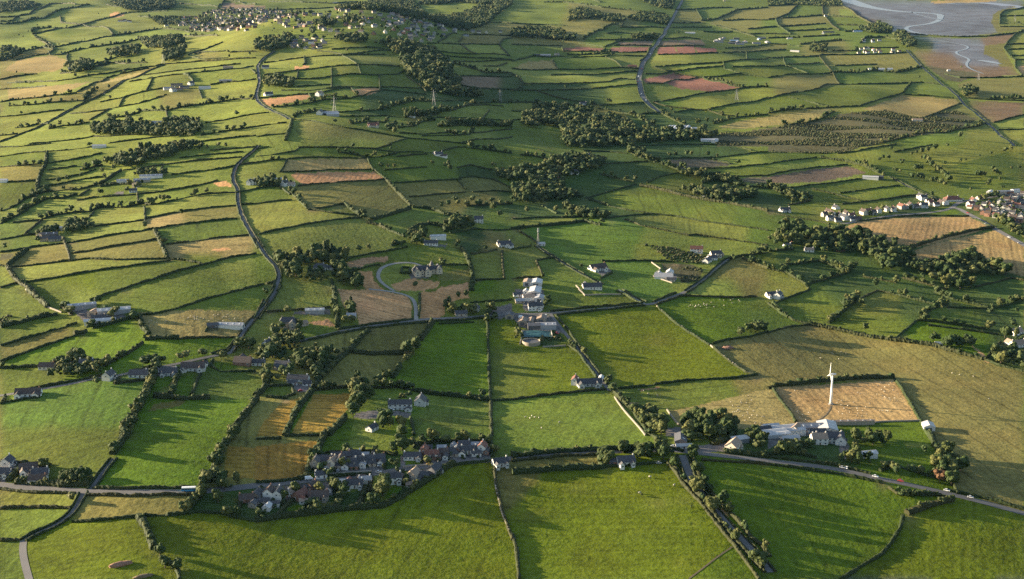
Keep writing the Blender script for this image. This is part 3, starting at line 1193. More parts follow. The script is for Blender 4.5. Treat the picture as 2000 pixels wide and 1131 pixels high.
def simple(name, col, rough=0.8, var=0.35, sc=0.8, metal=0.0, coords='Object', streak=None):
    m, nt, b = new_mat(name)
    tc = nt.nodes.new('ShaderNodeTexCoord')
    vec = tc.outputs[coords]
    if streak:
        mp = nt.nodes.new('ShaderNodeMapping'); mp.inputs['Scale'].default_value = streak
        nt.links.new(vec, mp.inputs[0]); vec = mp.outputs[0]
    n = noise_n(nt, vec, sc, 4.0, 0.6)
    oi = nt.nodes.new('ShaderNodeObjectInfo')
    f = math_n(nt, 'MULTIPLY_ADD', n, var*2, 1-var)
    f2 = math_n(nt, 'MULTIPLY_ADD', oi.outputs['Random'], 0.3, 0.85)
    f = math_n(nt, 'MULTIPLY', f, f2)
    rgb = nt.nodes.new('ShaderNodeRGB'); rgb.outputs[0].default_value = (*col, 1)
    nt.links.new(scale_col(nt, rgb.outputs[0], f), b.inputs['Base Color'])
    b.inputs['Roughness'].default_value = rough; b.inputs['Metallic'].default_value = metal
    return m
def foliage(name, col, tintattr=False, hue=(0.10, 0.075, 0.03)):
    m, nt, b = new_mat(name)
    g = nt.nodes.new('ShaderNodeNewGeometry'); oi = nt.nodes.new('ShaderNodeObjectInfo')
    if tintattr:
        at = nt.nodes.new('ShaderNodeAttribute'); at.attribute_name = 'tint'
        rnd = at.outputs['Fac']
    else: rnd = oi.outputs['Random']
    rgb = nt.nodes.new('ShaderNodeRGB'); rgb.outputs[0].default_value = (*col, 1)
    c = mix_col(nt, math_n(nt, 'POWER', rnd, 2.4), rgb.outputs[0], hue)
    n = noise_n(nt, g.outputs['Position'], 0.55, 3.0)
    f = math_n(nt, 'MULTIPLY_ADD', n, 1.1, 0.45)
    isl = math_n(nt, 'MULTIPLY_ADD', g.outputs['Random Per Island'], 0.5, 0.75)
    nt.links.new(scale_col(nt, c, math_n(nt, 'MULTIPLY', f, isl)), b.inputs['Base Color'])
    b.inputs['Roughness'].default_value = 0.75
    b.inputs['Specular IOR Level'].default_value = 0.15
    return m
M = {}
def build_materials():
    # field ground: colour of each crop from the survey, mown lines, tufts
    m, nt, b = new_mat('field_ground'); M['ground'] = m
    g = nt.nodes.new('ShaderNodeNewGeometry'); pos = g.outputs['Position']
    a1 = nt.nodes.new('ShaderNodeAttribute'); a1.attribute_name = 'crop'
    a2 = nt.nodes.new('ShaderNodeAttribute'); a2.attribute_name = 'rows'
    sep = nt.nodes.new('ShaderNodeSeparateColor'); nt.links.new(a2.outputs['Color'], sep.inputs[0])
    px = nt.nodes.new('ShaderNodeSeparateXYZ'); nt.links.new(pos, px.inputs[0])
    cx = math_n(nt, 'MULTIPLY_ADD', sep.outputs[0], 2.0, -1.0); cy = math_n(nt, 'MULTIPLY_ADD', sep.outputs[1], 2.0, -1.0)
    u = math_n(nt, 'ADD', math_n(nt, 'MULTIPLY', px.outputs[0], cx), math_n(nt, 'MULTIPLY', px.outputs[1], cy))
    n1 = noise_n(nt, pos, 0.014, 3.0); n2 = noise_n(nt, pos, 0.07, 4.0, 0.6); n3 = noise_n(nt, pos, 0.33, 3.0, 0.65)
    w = math_n(nt, 'SINE', math_n(nt, 'ADD', math_n(nt, 'MULTIPLY', u, 0.95), math_n(nt, 'MULTIPLY', n2, 4.0)))
    stripe = math_n(nt, 'MULTIPLY', w, math_n(nt, 'MULTIPLY', sep.outputs[2], math_n(nt, 'MULTIPLY', n1, 0.6)))
    v = math_n(nt, 'MULTIPLY_ADD', n1, 0.9, 0.53)
    v = math_n(nt, 'ADD', v, math_n(nt, 'MULTIPLY_ADD', n2, 0.55, -0.275))
    n4 = noise_n(nt, pos, 0.16, 2.0, 0.7)
    v = math_n(nt, 'ADD', v, math_n(nt, 'MULTIPLY_ADD', n3, 1.2, -0.6))
    v = math_n(nt, 'ADD', v, math_n(nt, 'MULTIPLY_ADD', n4, 0.8, -0.4))
    tram = math_n(nt, 'POWER', math_n(nt, 'ABSOLUTE', math_n(nt, 'SINE', math_n(nt, 'MULTIPLY', math_n(nt, 'ADD', u, math_n(nt, 'MULTIPLY', n1, 9.0)), 0.131))), 70.0)
    u2 = math_n(nt, 'SUBTRACT', math_n(nt, 'MULTIPLY', px.outputs[1], cx), math_n(nt, 'MULTIPLY', px.outputs[0], cy))
    cb = nt.nodes.new('ShaderNodeCombineXYZ'); nt.links.new(math_n(nt, 'MULTIPLY', u, 0.22), cb.inputs[0]); nt.links.new(math_n(nt, 'MULTIPLY', u2, 0.016), cb.inputs[1])
    n5 = noise_n(nt, cb.outputs[0], 1.0, 3.0, 0.6)
    v = math_n(nt, 'ADD', v, math_n(nt, 'MULTIPLY_ADD', n5, 0.75, -0.375))
    v = math_n(nt, 'SUBTRACT', v, math_n(nt, 'MULTIPLY', tram, a2.outputs['Alpha']))
    v = math_n(nt, 'MAXIMUM', math_n(nt, 'ADD', v, stripe), 0.25)
    col = scale_col(nt, a1.outputs['Color'], v)
    hue = math_n(nt, 'MULTIPLY', math_n(nt, 'MAXIMUM', math_n(nt, 'MULTIPLY_ADD', noise_n(nt, pos, 0.022, 3.0), 3.0, -1.35), 0.0), 0.30)
    hue = math_n(nt, 'MINIMUM', hue, 0.4)
    hs = nt.nodes.new('ShaderNodeVectorMath'); hs.operation = 'MULTIPLY'; hs.inputs[1].default_value = (1.35, 0.98, 1.0)
    nt.links.new(col, hs.inputs[0])
    nt.links.new(mix_col(nt, hue, col, hs.outputs[0]), b.inputs['Base Color'])
    dry = a1.outputs['Alpha']
    wet = math_n(nt, 'MULTIPLY', math_n(nt, 'SUBTRACT', 1.0, dry), math_n(nt, 'MULTIPLY_ADD', n1, 1.4, 0.1))
    nt.links.new(math_n(nt, 'MULTIPLY_ADD', wet, -0.45, 0.9), b.inputs['Roughness'])
    nt.links.new(math_n(nt, 'MULTIPLY_ADD', wet, 0.22, 0.1), b.inputs['Specular IOR Level'])
    bp = nt.nodes.new('ShaderNodeBump'); bp.inputs['Strength'].default_value = 0.45; bp.inputs['Distance'].default_value = 0.9
    hh = math_n(nt, 'ADD', math_n(nt, 'ADD', math_n(nt, 'MULTIPLY', n3, 0.9), math_n(nt, 'MULTIPLY', n4, 0.9)), math_n(nt, 'MULTIPLY', w, math_n(nt, 'MULTIPLY', sep.outputs[2], 0.25)))
    nt.links.new(hh, bp.inputs['Height']); nt.links.new(bp.outputs[0], b.inputs['Normal'])
    M['hedge'] = foliage('hedge_leaves', (0.030, 0.044, 0.014), False, (0.046, 0.046, 0.018))
    M['hedge_mass'] = foliage('hedgerow_leaves', (0.030, 0.044, 0.014), True, (0.046, 0.046, 0.018))
    M['leaf'] = foliage('tree_leaves', (0.038, 0.060, 0.017), False, (0.112, 0.112, 0.034))
    M['conifer'] = foliage('conifer_needles', (0.022, 0.040, 0.018), False, (0.03, 0.05, 0.02))
    M['russet'] = foliage('russet_leaves', (0.10, 0.055, 0.035), False, (0.13, 0.07, 0.03))
    M['wood'] = foliage('woodland_leaves', (0.036, 0.057, 0.019), True, (0.098, 0.102, 0.034))
    M['scrub'] = foliage('scrub_leaves', (0.035, 0.047, 0.018), True, (0.09, 0.08, 0.035))
    M['bark'] = simple('bark', (0.10, 0.075, 0.055), 0.9, 0.4, 2.0)
    M['asphalt'] = simple('asphalt', (0.15, 0.14, 0.135), 0.85, 0.25, 0.15, coords='Generated' if False else 'Object')
    M['concrete'] = simple('concrete_lane', (0.26, 0.24, 0.22), 0.85, 0.3, 0.2)
    M['dirt'] = simple('dirt_track', (0.15, 0.11, 0.065), 0.95, 0.4, 0.3)
    M['white'] = simple('white_render', (0.64, 0.62, 0.585), 0.8, 0.12, 0.6)
    M['cream'] = simple('cream_render', (0.62, 0.55, 0.44), 0.8, 0.14, 0.6)
    M['brick'] = simple('brown_brick', (0.27, 0.145, 0.10), 0.85, 0.3, 3.0)
    M['pale_stone'] = simple('pale_stone', (0.56, 0.48, 0.37), 0.85, 0.2, 2.0)
    M['grey_render'] = simple('grey_render', (0.36, 0.34, 0.32), 0.85, 0.2, 1.0)
    M['pale_slate'] = simple('pale_slate', (0.135, 0.13, 0.145), 0.6, 0.3, 1.2)  # slate colour lightened to carry the grey of the sky on the roofs
    M['stone'] = simple('tan_stone', (0.36, 0.30, 0.235), 0.85, 0.3, 2.0)
    M['slate'] = simple('dark_slate', (0.060, 0.059, 0.066), 0.6, 0.35, 1.2)
    M['brown_tile'] = simple('brown_roof_tile', (0.078, 0.057, 0.049), 0.75, 0.35, 1.2)
    M['red_tile'] = simple('red_roof_tile', (0.18, 0.078, 0.056), 0.75, 0.3, 1.2)
    M['tan_tile'] = simple('weathered_tan_roof', (0.30, 0.22, 0.165), 0.8, 0.3, 1.0)
    M['grey_metal'] = simple('grey_sheet_roof', (0.30, 0.30, 0.32), 0.55, 0.25, 0.6, streak=(3, 0.2, 1))
    M['pale_metal'] = simple('pale_sheet_roof', (0.46, 0.45, 0.45), 0.5, 0.2, 0.6, streak=(3, 0.2, 1))
    M['blue_metal'] = simple('blue_sheet_roof', (0.20, 0.32, 0.48), 0.5, 0.2, 0.6)
    M['dark_metal'] = simple('dark_cladding', (0.09, 0.09, 0.10), 0.6, 0.3, 0.8)
    M['teal'] = simple('teal_sheeting', (0.03, 0.10, 0.105), 0.5, 0.4, 0.5)
    M['frame'] = simple('white_frame', (0.78, 0.78, 0.76), 0.5, 0.05)
    M['door'] = simple('painted_door', (0.12, 0.07, 0.05), 0.5, 0.1)
    M['steel'] = simple('galvanised_steel', (0.26, 0.26, 0.27), 0.5, 0.2, 2.0, 0.3)
    M['turbine'] = simple('white_turbine_paint', (0.80, 0.79, 0.77), 0.4, 0.04)
    M['drystone'] = simple('field_wall_stone', (0.30, 0.26, 0.21), 0.9, 0.45, 1.5)
    M['wool'] = simple('sheep_wool', (0.45, 0.41, 0.33), 0.95, 0.15, 3.0)
    M['hide'] = simple('dark_face', (0.06, 0.05, 0.045), 0.8, 0.2)
    M['tyre'] = simple('tyre_rubber', (0.03, 0.03, 0.03), 0.8, 0.1)
    for n, c in (('red', (0.38, 0.03, 0.025)), ('silver', (0.5, 0.5, 0.52)), ('white', (0.8, 0.8, 0.8)), ('black', (0.03, 0.03, 0.035)), ('blue', (0.05, 0.30, 0.55)), ('yellow', (0.7, 0.45, 0.05))):
        M['paint_'+n] = simple('paint_'+n, c, 0.3, 0.05)
    m, nt, b = new_mat('window_glass'); M['glass'] = m
    b.inputs['Base Color'].default_value = (0.03, 0.035, 0.045, 1); b.inputs['Roughness'].default_value = 0.12
    m, nt, b = new_mat('water'); M['water'] = m
    g = nt.nodes.new('ShaderNodeNewGeometry')
    nn = noise_n(nt, g.outputs['Position'], 0.01, 4.0)
    b.inputs['Base Color'].default_value = (0.22, 0.22, 0.25, 1); b.inputs['Roughness'].default_value = 0.3
    bp = nt.nodes.new('ShaderNodeBump'); bp.inputs['Strength'].default_value = 0.05; nt.links.new(nn, bp.inputs['Height']); nt.links.new(bp.outputs[0], b.inputs['Normal'])
build_materials()

# ------------------------------------------------------------------ read the survey
PAL = dict(j=(0.202,0.174,0.053), c=(0.098,0.092,0.098), a=(0.128,0.160,0.009), g=(0.118,0.155,0.022), y=(0.178,0.204,0.036), v=(0.094,0.150,0.010), d=(0.052,0.086,0.020), o=(0.172,0.162,0.042),
           t=(0.55,0.31,0.138), b=(0.19,0.135,0.085), r=(0.30,0.135,0.090), s=(0.30,0.235,0.085), k=(0.30,0.19,0.036),
           m=(0.140,0.136,0.148), q=(0.17,0.115,0.065), x=(0.105,0.098,0.045), z=(0.17,0.155,0.145), n=(0.44,0.26,0.135),
           u=(0.36,0.25,0.10), e=(0.125,0.105,0.065), l=(0.115,0.145,0.009), w=(0.088,0.140,0.020))
WORD = dict(j='tan olive pasture', c='mudflat', a='lime green field', g='green pasture', y='yellow-green pasture', v='vivid green field', d='dark green pasture', o='olive pasture', t='tan stubble field',
            b='brown ploughed field', r='red earth field', s='straw coloured field', k='golden mown field', m='mudflat', q='saltmarsh', x='rough scrub',
            z='paved yard', n='bare brown soil', u='tan stubble field', e='dark brown field', l='bright olive field', w='green pasture')
LINES, WOODS, SCRUBS, PATCH, SEEDS, SINGLES = [], [], [], [], [], []
for t, txt in DATA.items():
    for ln in txt.strip().splitlines():
        w = ln.split()
        k = w[0]
        if k in ('P', 's'): code, w = w[1], w[2:]
        else: w = w[1:]
        pts = tile(t, [tuple(map(float, p.split(','))) for p in w])
        if k in ('h', 'H', 't', 'w', 'f'): LINES.append((k, 0, pts))
        elif k[0] in 'rR': LINES.append((k[0], float(k[1:])/10, pts))
        elif k[0] == 'W': WOODS.append((float(k[1:]), pts, .72))
        elif k[0] == 'Y': WOODS.append((float(k[1:]), pts, 2.7 if float(k[1:]) < 10 else 3.8))
        elif k == 'S': SCRUBS.append(pts)
        elif k == 'P': PATCH.append((code, pts))
        elif k == 's': SEEDS += [(code, p) for p in pts]
        elif k[0] == 'T': SINGLES += [(float(k[1:]), p) for p in pts]
def inpoly(px, py, poly):
    c = np.zeros(px.shape, bool); n = len(poly)
    for i in range(n):
        x0, y0 = poly[i]; x1, y1 = poly[i-1]
        if y0 == y1: continue
        cr = ((y0 > py) != (y1 > py)) & (px < (x1-x0)*(py-y0)/(y1-y0)+x0)
        c ^= cr
    return c
# which crop stands where: grow every sown field from its middle out to its hedges
MW, MH = 1000, 566
def field_map():
    bar = np.zeros((MH, MW), bool)
    for k, w, pts in LINES:
        for (x0, y0), (x1, y1) in zip(pts, pts[1:]):
            n = int(max(abs(x1-x0), abs(y1-y0)))+2
            xs = (np.linspace(x0, x1, n)/2).astype(int); ys = (np.linspace(y0, y1, n)/2).astype(int)
            ok = (xs >= 0) & (xs < MW) & (ys >= 0) & (ys < MH)
            bar[ys[ok], xs[ok]] = True
    d = np.where(bar, 0.0, 9.0)
    for _ in range(5):
        p = np.pad(d, 1, mode='edge')
        d = np.minimum(d, np.minimum(np.minimum(p[:-2, 1:-1], p[2:, 1:-1]), np.minimum(p[1:-1, :-2], p[1:-1, 2:]))+1)
    cost = np.where(bar, 400.0, 1+14*np.exp(-d/1.6)).ravel().tolist()
    lab = [-1]*(MW*MH); heap = []
    for i, (c, (x, y)) in enumerate(SEEDS):
        xi, yi = int(x/2), int(y/2)
        if 0 <= xi < MW and 0 <= yi < MH: heap.append((0.0, yi*MW+xi, i))
    heapq.heapify(heap)
    pop, push = heapq.heappop, heapq.heappush
    dist = [1e9]*(MW*MH)
    while heap:
        c, q, i = pop(heap)
        if lab[q] >= 0: continue
        lab[q] = i
        x = q % MW
        for nq in ((q-1 if x else -1), (q+1 if x < MW-1 else -1), q-MW, q+MW):
            if 0 <= nq < MW*MH and lab[nq] < 0:
                nc = c+cost[nq]
                if nc < dist[nq]: dist[nq] = nc; push(heap, (nc, nq, i))
    lab = np.array(lab).reshape(MH, MW)
    free = (d > 1.5)
    par = list(range(len(SEEDS)))
    def find(a):
        while par[a] != a: a = par[a]
        return a
    cnt = {}
    for A_, B_, fr in ((lab[:, :-1], lab[:, 1:], free[:, :-1] & free[:, 1:]), (lab[:-1], lab[1:], free[:-1] & free[1:])):
        for a, b in zip(*(q[(A_ != B_) & fr].tolist() for q in (A_, B_))):
            k = (min(a, b), max(a, b)); cnt[k] = cnt.get(k, 0)+1
    for (a, b), n in cnt.items():
        if n >= 12 and SEEDS[a][0] == SEEDS[b][0]:
            ra, rb = find(a), find(b)
            if ra != rb: par[max(ra, rb)] = min(ra, rb)
    lab = np.array([find(i) for i in range(len(SEEDS))])[lab]
    yy, xx = np.mgrid[0:MH, 0:MW]; xx = xx*2+1.0; yy = yy*2+1.0
    for j, (c, poly) in enumerate(PATCH):
        xs = [p[0] for p in poly]; ys = [p[1] for p in poly]
        a, b2 = max(0, int(min(ys)/2)-1), min(MH, int(max(ys)/2)+2); e, f2 = max(0, int(min(xs)/2)-1), min(MW, int(max(xs)/2)+2)
        if a >= b2 or e >= f2: continue
        s = inpoly(xx[a:b2, e:f2], yy[a:b2, e:f2], poly)
        lab[a:b2, e:f2][s] = len(SEEDS)+j
    return lab, free
LAB, FREE = field_map()
CODES = [c for c, _ in SEEDS]+[c for c, _ in PATCH]
def code_at(px, py):
    x = min(MW-1, max(0, int(px/2))); y = min(MH-1, max(0, int(py/2)))
    return CODES[LAB[y, x]]
print('fields', round(time.time()-T0, 1))

# ------------------------------------------------------------------ the ground, one sheet out past everything seen
def build_ground():
    az = np.concatenate([np.linspace(-70, -24, 40)[:-1], np.linspace(-24, 24, 1150), np.linspace(24, 70, 40)[1:]])
    dep_in = np.linspace(31.0, 3.15, 700)
    dist = np.concatenate([np.linspace(250, CAMH/math.tan(R(31.0)), 14)[:-1], CAMH/np.tan(np.radians(dep_in)), np.linspace(CAMH/math.tan(R(3.15)), 16000, 30)[1:]])
    A, D = np.meshgrid(np.radians(az), dist)
    X = D*np.sin(A)/np.cos(np.clip(A, -R(30), R(30))); Y = D*np.cos(A)/np.cos(np.clip(A, -R(30), R(30)))
    Z = height(X, Y)
    px, py = project(X, Y, Z)
    ins = (px >= 0) & (px < 2000) & (py >= 0) & (py < 1131)
    li = LAB[np.clip((py/2).astype(int), 0, MH-1), np.clip((px/2).astype(int), 0, MW-1)]
    nl = len(CODES)
    pal = np.array([PAL[c] for c in CODES])
    r2 = np.random.default_rng(3)
    jit = 1+r2.uniform(-0.13, 0.13, (nl, 1)) + r2.uniform(-0.05, 0.05, (nl, 3))
    jit[[c in 'xmqzc' for c in CODES]] = 1.0
    pal = pal*jit
    th = r2.uniform(-0.35, 0.35, nl)+np.where(r2.random(nl) < 0.5, 0, math.pi/2)
    sa = np.array([{'t': .35, 'u': .25, 'k': .5, 's': .12, 'l': .18, 'v': .15, 'y': .15, 'r': .4, 'b': .4, 'n': .3, 'm': 0, 'z': 0, 'x': 0, 'q': 0}.get(c, .1) for c in CODES])*r2.uniform(.5, 1.1, nl)
    CI = pal[LAB]
    gr = np.random.default_rng(21); yy, xx = np.mgrid[0:MH, 0:MW]
    def wear(x, y, s, a, c):        # trodden earth at gateways and feeding places
        x0, x1, y0, y1 = max(0, int(x-4*s)), min(MW, int(x+4*s)), max(0, int(y-3*s)), min(MH, int(y+3*s))
        if x1 <= x0 or y1 <= y0: return
        q = np.exp(-.5*(((xx[y0:y1, x0:x1]-x)/s)**2+((yy[y0:y1, x0:x1]-y)/(s*.45))**2))*a
        CI[y0:y1, x0:x1] = CI[y0:y1, x0:x1]*(1-q[..., None])+np.array(c)*q[..., None]
    for k, w, pts in LINES:
        if k in 'hH' and gr.random() < .55:
            p = pts[0] if gr.random() < .5 else pts[-1]
            if p[1] > 380: wear(p[0]/2+gr.uniform(-5, 5), p[1]/2+gr.uniform(-2, 3), gr.uniform(1.5, 4.5), gr.uniform(.4, .9), (.23, .165, .09))
    for _ in range(170):
        py_ = gr.uniform(150, 560); px_ = gr.uniform(5, 995)
        wear(px_, py_, gr.uniform(2, 9), gr.uniform(.15, .45), ((.20, .17, .06), (.07, .10, .02), (.24, .22, .06))[int(gr.integers(3))]) if CODES[LAB[int(py_), int(px_)]] in 'gyowdls' else None
    wt = (FREE & ((LAB < len(SEEDS)) | np.array([c in 'mcq' for c in CODES])[LAB])).astype(float)
    for _ in range(3 if False else 30):
        acc = CI*1.0; ws = np.ones(LAB.shape)
        for ax, sh in ((0, 1), (0, -1), (1, 1), (1, -1)):
            nb = np.roll(CI, sh, ax); w2 = np.roll(wt, sh, ax)*wt; acc += nb*w2[..., None]; ws += w2
        CI = acc/ws[..., None]
    col = CI[np.clip((py/2).astype(int), 0, MH-1), np.clip((px/2).astype(int), 0, MW-1)]; rows = np.stack([np.cos(th)[li]*.5+.5, np.sin(th)[li]*.5+.5, sa[li]], -1)
    # beyond the surveyed ground: the same patchwork of fields
    ca, sa_ = math.cos(.3), math.sin(.3)
    iu = np.floor((X*ca+Y*sa_)/210).astype(int); iv = np.floor((-X*sa_+Y*ca+60*np.sin(iu*1.7))/150).astype(int)
    hsh = (iu*73856093 ^ iv*19349663) % 97
    keys = list('ggyyodgygoyg')
    out = np.array([PAL[keys[i % len(keys)]] for i in range(97)])[hsh]
    col = np.where(ins[..., None], col, out); rows = np.where(ins[..., None], rows, np.array([1., .5, .2]))
    nr, nc = X.shape
    idx = np.arange(nr*nc).reshape(nr, nc)
    fc = np.stack([idx[:-1, :-1], idx[:-1, 1:], idx[1:, 1:], idx[1:, :-1]], -1).reshape(-1, 4)
    me = mesh('ground', np.stack([X, Y, Z], -1).reshape(-1, 3), fc, M['ground'], smooth=True)
    tr = (r2.random(nl) < .45)*r2.uniform(.12, .32, nl)
    tl = np.where(ins, tr[li], 0.0)
    dry = np.where(ins & np.array([c in 'mc' for c in CODES])[li], 0.0, 1.0)
    for nm, arr, al in (('crop', col, dry), ('rows', rows, tl)):
        a = me.attributes.new(nm, 'FLOAT_COLOR', 'POINT')
        a.data.foreach_set('color', np.concatenate([arr.reshape(-1, 3), al.reshape(-1, 1)], 1).astype(np.float32).ravel())
    tag(link('ground', me), 'rolling farmland of green and tan fields', None, None, 'structure')
build_ground()
print('ground', round(time.time()-T0, 1))

# ------------------------------------------------------------------ lines on the ground
def resample(P, step):
    P = np.asarray(P, float); seg = np.hypot(*np.diff(P, axis=0).T); L = np.concatenate([[0], np.cumsum(seg)])
    n = max(2, int(L[-1]/step)+1)
    s = np.linspace(0, L[-1], n)
    return np.stack([np.interp(s, L, P[:, 0]), np.interp(s, L, P[:, 1])], 1), s
def normals(P):
    d = np.gradient(P, axis=0); d /= np.maximum(np.linalg.norm(d, axis=1, keepdims=True), 1e-6)
    return np.stack([-d[:, 1], d[:, 0]], 1)
def world(pts):
    a = np.array(pts); X, Y, Z = ground(a[:, 0], a[:, 1]); return np.stack([X, Y], 1)
def smooth_line(P, it=2):
    for _ in range(it):
        Q = [P[0]]
        for a, b in zip(P, P[1:]): Q += [a*.75+b*.25, a*.25+b*.75]
        P = np.array(Q+[P[-1]])
    return P
def ribbon(P, wid, lift):
    n = normals(P)
    w = wid if hasattr(wid, '__len__') else np.full(len(P), wid)
    off = np.linspace(-.5, .5, 4)
    V = np.stack([P+n*(w*o)[:, None] for o in off], 1)
    Z = height(V[..., 0], V[..., 1])+lift
    V = np.concatenate([V, Z[..., None]], -1)
    k = len(P); idx = np.arange(k*4).reshape(k, 4)
    fc = np.stack([idx[:-1, 1:], idx[:-1, :-1], idx[1:, :-1], idx[1:, 1:]], -1).reshape(-1, 4)
    return V.reshape(-1, 3), fc
HEDGES = []     # (importance, kind, verts, faces, midpixel, length, pts)
def vnoise(s, lam, seed):
    r = np.random.default_rng(seed); k = int(s[-1]/lam)+4
    v = r.uniform(-1, 1, k); x = s/lam
    i = x.astype(int); f = x-i; f = f*f*(3-2*f)
    return v[i]*(1-f)+v[i+1]*f
def hedge_geo(P, hgt, wid, step, seed):
    Q, s = resample(P, step); r = np.random.default_rng(seed)
    if len(Q) < 3: Q, s = resample(P, max(0.6, np.hypot(*(P[-1]-P[0]))/3))
    n = normals(Q); Q = Q+n*(vnoise(s, 18, seed)*0.5)[:, None]
    k = len(Q)
    hh = hgt*(1+0.30*vnoise(s, 9, seed+1)+0.20*r.uniform(-1, 1, k)); ww = wid*(1+0.25*vnoise(s, 7, seed+2)+0.15*r.uniform(-1, 1, k))
    hh *= np.where(vnoise(s, 30, seed+3) > 0.86, 0.35, 1.0)
    prof = [(-.5, -.15), (-.56, .45), (-.34, .92), (.0, 1.03), (.34, .92), (.56, .45), (.5, -.15)]
    V = []
    for a, z in prof:
        xy = Q+n*(a*ww*(1+0.2*r.uniform(-1, 1, k)))[:, None]
        zz = height(Q[:, 0], Q[:, 1])+z*hh*(1+(0.10*r.uniform(-1, 1, k) if z > 0 else 0))
        V.append(np.concatenate([xy, zz[:, None]], 1))
    V = np.stack(V, 1); m = len(prof); idx = np.arange(k*m).reshape(k, m)
    fc = np.stack([idx[:-1, 1:], idx[:-1, :-1], idx[1:, :-1], idx[1:, 1:]], -1).reshape(-1, 4)
    caps = np.array([[idx[e, 0], idx[e, 1], idx[e, 5], idx[e, 6]] for e in (0, -1)]+[[idx[e, 1], idx[e, 2], idx[e, 4], idx[e, 5]] for e in (0, -1)])
    return V.reshape(-1, 3), np.concatenate([fc, caps])
TREES = []      # X, Y, height, context
def add_hedge(kind, P, seed, pts=None):
    mid = P[len(P)//2]; sc = float(scale_at(mid[0], mid[1]))
    hgt, wid = (1.5, 1.5) if kind == 'R' else (1.9, 2.3) if kind == 'h' else ((3.4, 4.2) if kind == 'H' else (2.3, 2.8))
    mn = (1.2 if kind == 'R' else 2.3)/sc
    wid = max(wid, mn); hgt = max(hgt, mn*1.0)
    step = max(1.6, 2.6/sc)
    v, f = hedge_geo(P, hgt, wid, step, seed)
    L = float(np.sum(np.hypot(*np.diff(P, axis=0).T)))
    zm = float(height(mid[0], mid[1])); pm = project(mid[0], mid[1], zm)
    qx, qy = project(P[:, 0], P[:, 1], height(P[:, 0], P[:, 1]))
    inside = ((qx > -5) & (qx < 2005) & (qy > -5) & (qy < 1136)).any()
    lp = float(np.sum(np.hypot(np.diff(qx), np.diff(qy))))
    if inside: HEDGES.append((lp*hgt*sc, kind, v, f, pm, L, (qx, qy)))
ROADS = []; WALLS = []
def build_lines():
    for i, (k, w, pts) in enumerate(LINES):
        P = world(pts)
        if k == 'f': continue
        if k in 'rR':
            S = smooth_line(P); sc = float(scale_at(*S[len(S)//2]))
            Q, s = resample(S, max(2.5, 2/sc)); ROADS.append((Q, w))
            wd = max(w, 1.6/sc)
            v, f = ribbon(Q, wd, 0.12+0.25/sc*0.5)
            mat = 'dirt' if w < 2.5 else ('concrete' if k == 'r' and w in (3.0, 4.0) else 'asphalt')
            tag(link('lane' if w < 6 else 'road', mesh('road', v, f, M[mat], True)), 'grey country road between the fields' if w >= 6 else 'narrow grey country lane between the fields', None, None, 'structure')
            if k == 'R':
                n = normals(S)
                for sd in (-1, 1): add_hedge('R', S+n*sd*(wd/2+0.9+0.25/sc), 1000+i*2+sd)
        elif k == 'w':
            Q, s = resample(P, 2.0); n = normals(Q); V = []
            for a, z in ((-.35, -.3), (-.3, 1.25), (.3, 1.3), (.35, -.3)):
                V.append(np.concatenate([Q+n*a*1.4, (height(Q[:, 0], Q[:, 1])+z+0.05*rng.uniform(-1, 1, len(Q)))[:, None]], 1))
            V = np.stack(V, 1); idx = np.arange(len(Q)*4).reshape(-1, 4)
            fc = np.stack([idx[:-1, 1:], idx[:-1, :-1], idx[1:, :-1], idx[1:, 1:]], -1).reshape(-1, 4)
            fc = np.concatenate([fc, idx[[0, -1]]])
            WALLS.append((mesh('field_wall', V.reshape(-1, 3), fc, M['drystone']), project(*Q[len(Q)//2], 0)))
        else:
            add_hedge(k, P, 3000+i, pts)
            if k in 'tH':
                S, s = resample(P, 1.0); r = np.random.default_rng(i)
                sc = float(scale_at(*P[len(P)//2])); x = r.uniform(0, 8)
                while x < s[-1]:
                    j = int(x/s[-1]*(len(S)-1))
                    h = r.choice([3.8, 5, 6.5, 8, 10.5])*r.uniform(.85, 1.15) if k == 't' else r.uniform(3.8, 6.4)
                    TREES.append((S[j, 0]+r.uniform(-1.2, 1.2), S[j, 1]+r.uniform(-1.2, 1.2), h*(1.0 if sc > 0.9 else 1.15), k))
                    x += r.choice([2.5, 4, 6, 9, 17])*r.uniform(.7, 1.3)*(1 if sc > 1 else 1.3) if k == 't' else r.uniform(5, 17)
build_lines()
print('lines', len(HEDGES), round(time.time()-T0, 1))
def fill(poly, spacing_near, seed):
    a = np.array(poly); w = world(poly)
    r = np.random.default_rng(seed)
    sc = float(scale_at(*w.mean(0))); sp = max(spacing_near, 4.6/sc)
    x0, y0 = w.min(0); x1, y1 = w.max(0)
    nx, ny = int((x1-x0)/sp)+2, int((y1-y0)/sp)+2
    if nx*ny > 200000: return np.zeros((0, 2))
    gx, gy = np.meshgrid(x0+np.arange(nx)*sp, y0+np.arange(ny)*sp)
    gx = gx+r.uniform(-.45, .45, gx.shape)*sp; gy = gy+r.uniform(-.45, .45, gy.shape)*sp
    px, py = project(gx, gy, height(gx, gy))
    k = inpoly(px, py, poly)
    return np.stack([gx[k], gy[k]], 1)
for i, (hh, poly, sp) in enumerate(WOODS):
    r = np.random.default_rng(50+i)
    for x, y in fill(poly, sp*hh, i):
        if r.random() < 0.95 and scale_at(x, y) > 1.3 or r.random() < .95 and math.sin(x*.041+1.3*math.sin(y*.017))+math.sin(y*.023+x*.013) < 1.5: TREES.append((x, y, hh*r.choice([.5, .7, .85, 1, 1.2, 1.5])*r.uniform(.9, 1.1), 'W'))
for hh, p in SINGLES:
    X, Y, _ = ground(np.array([p[0]]), np.array([p[1]+1.0])); TREES.append((float(X[0]), float(Y[0]), hh*random.uniform(.9, 1.12), 'T'))
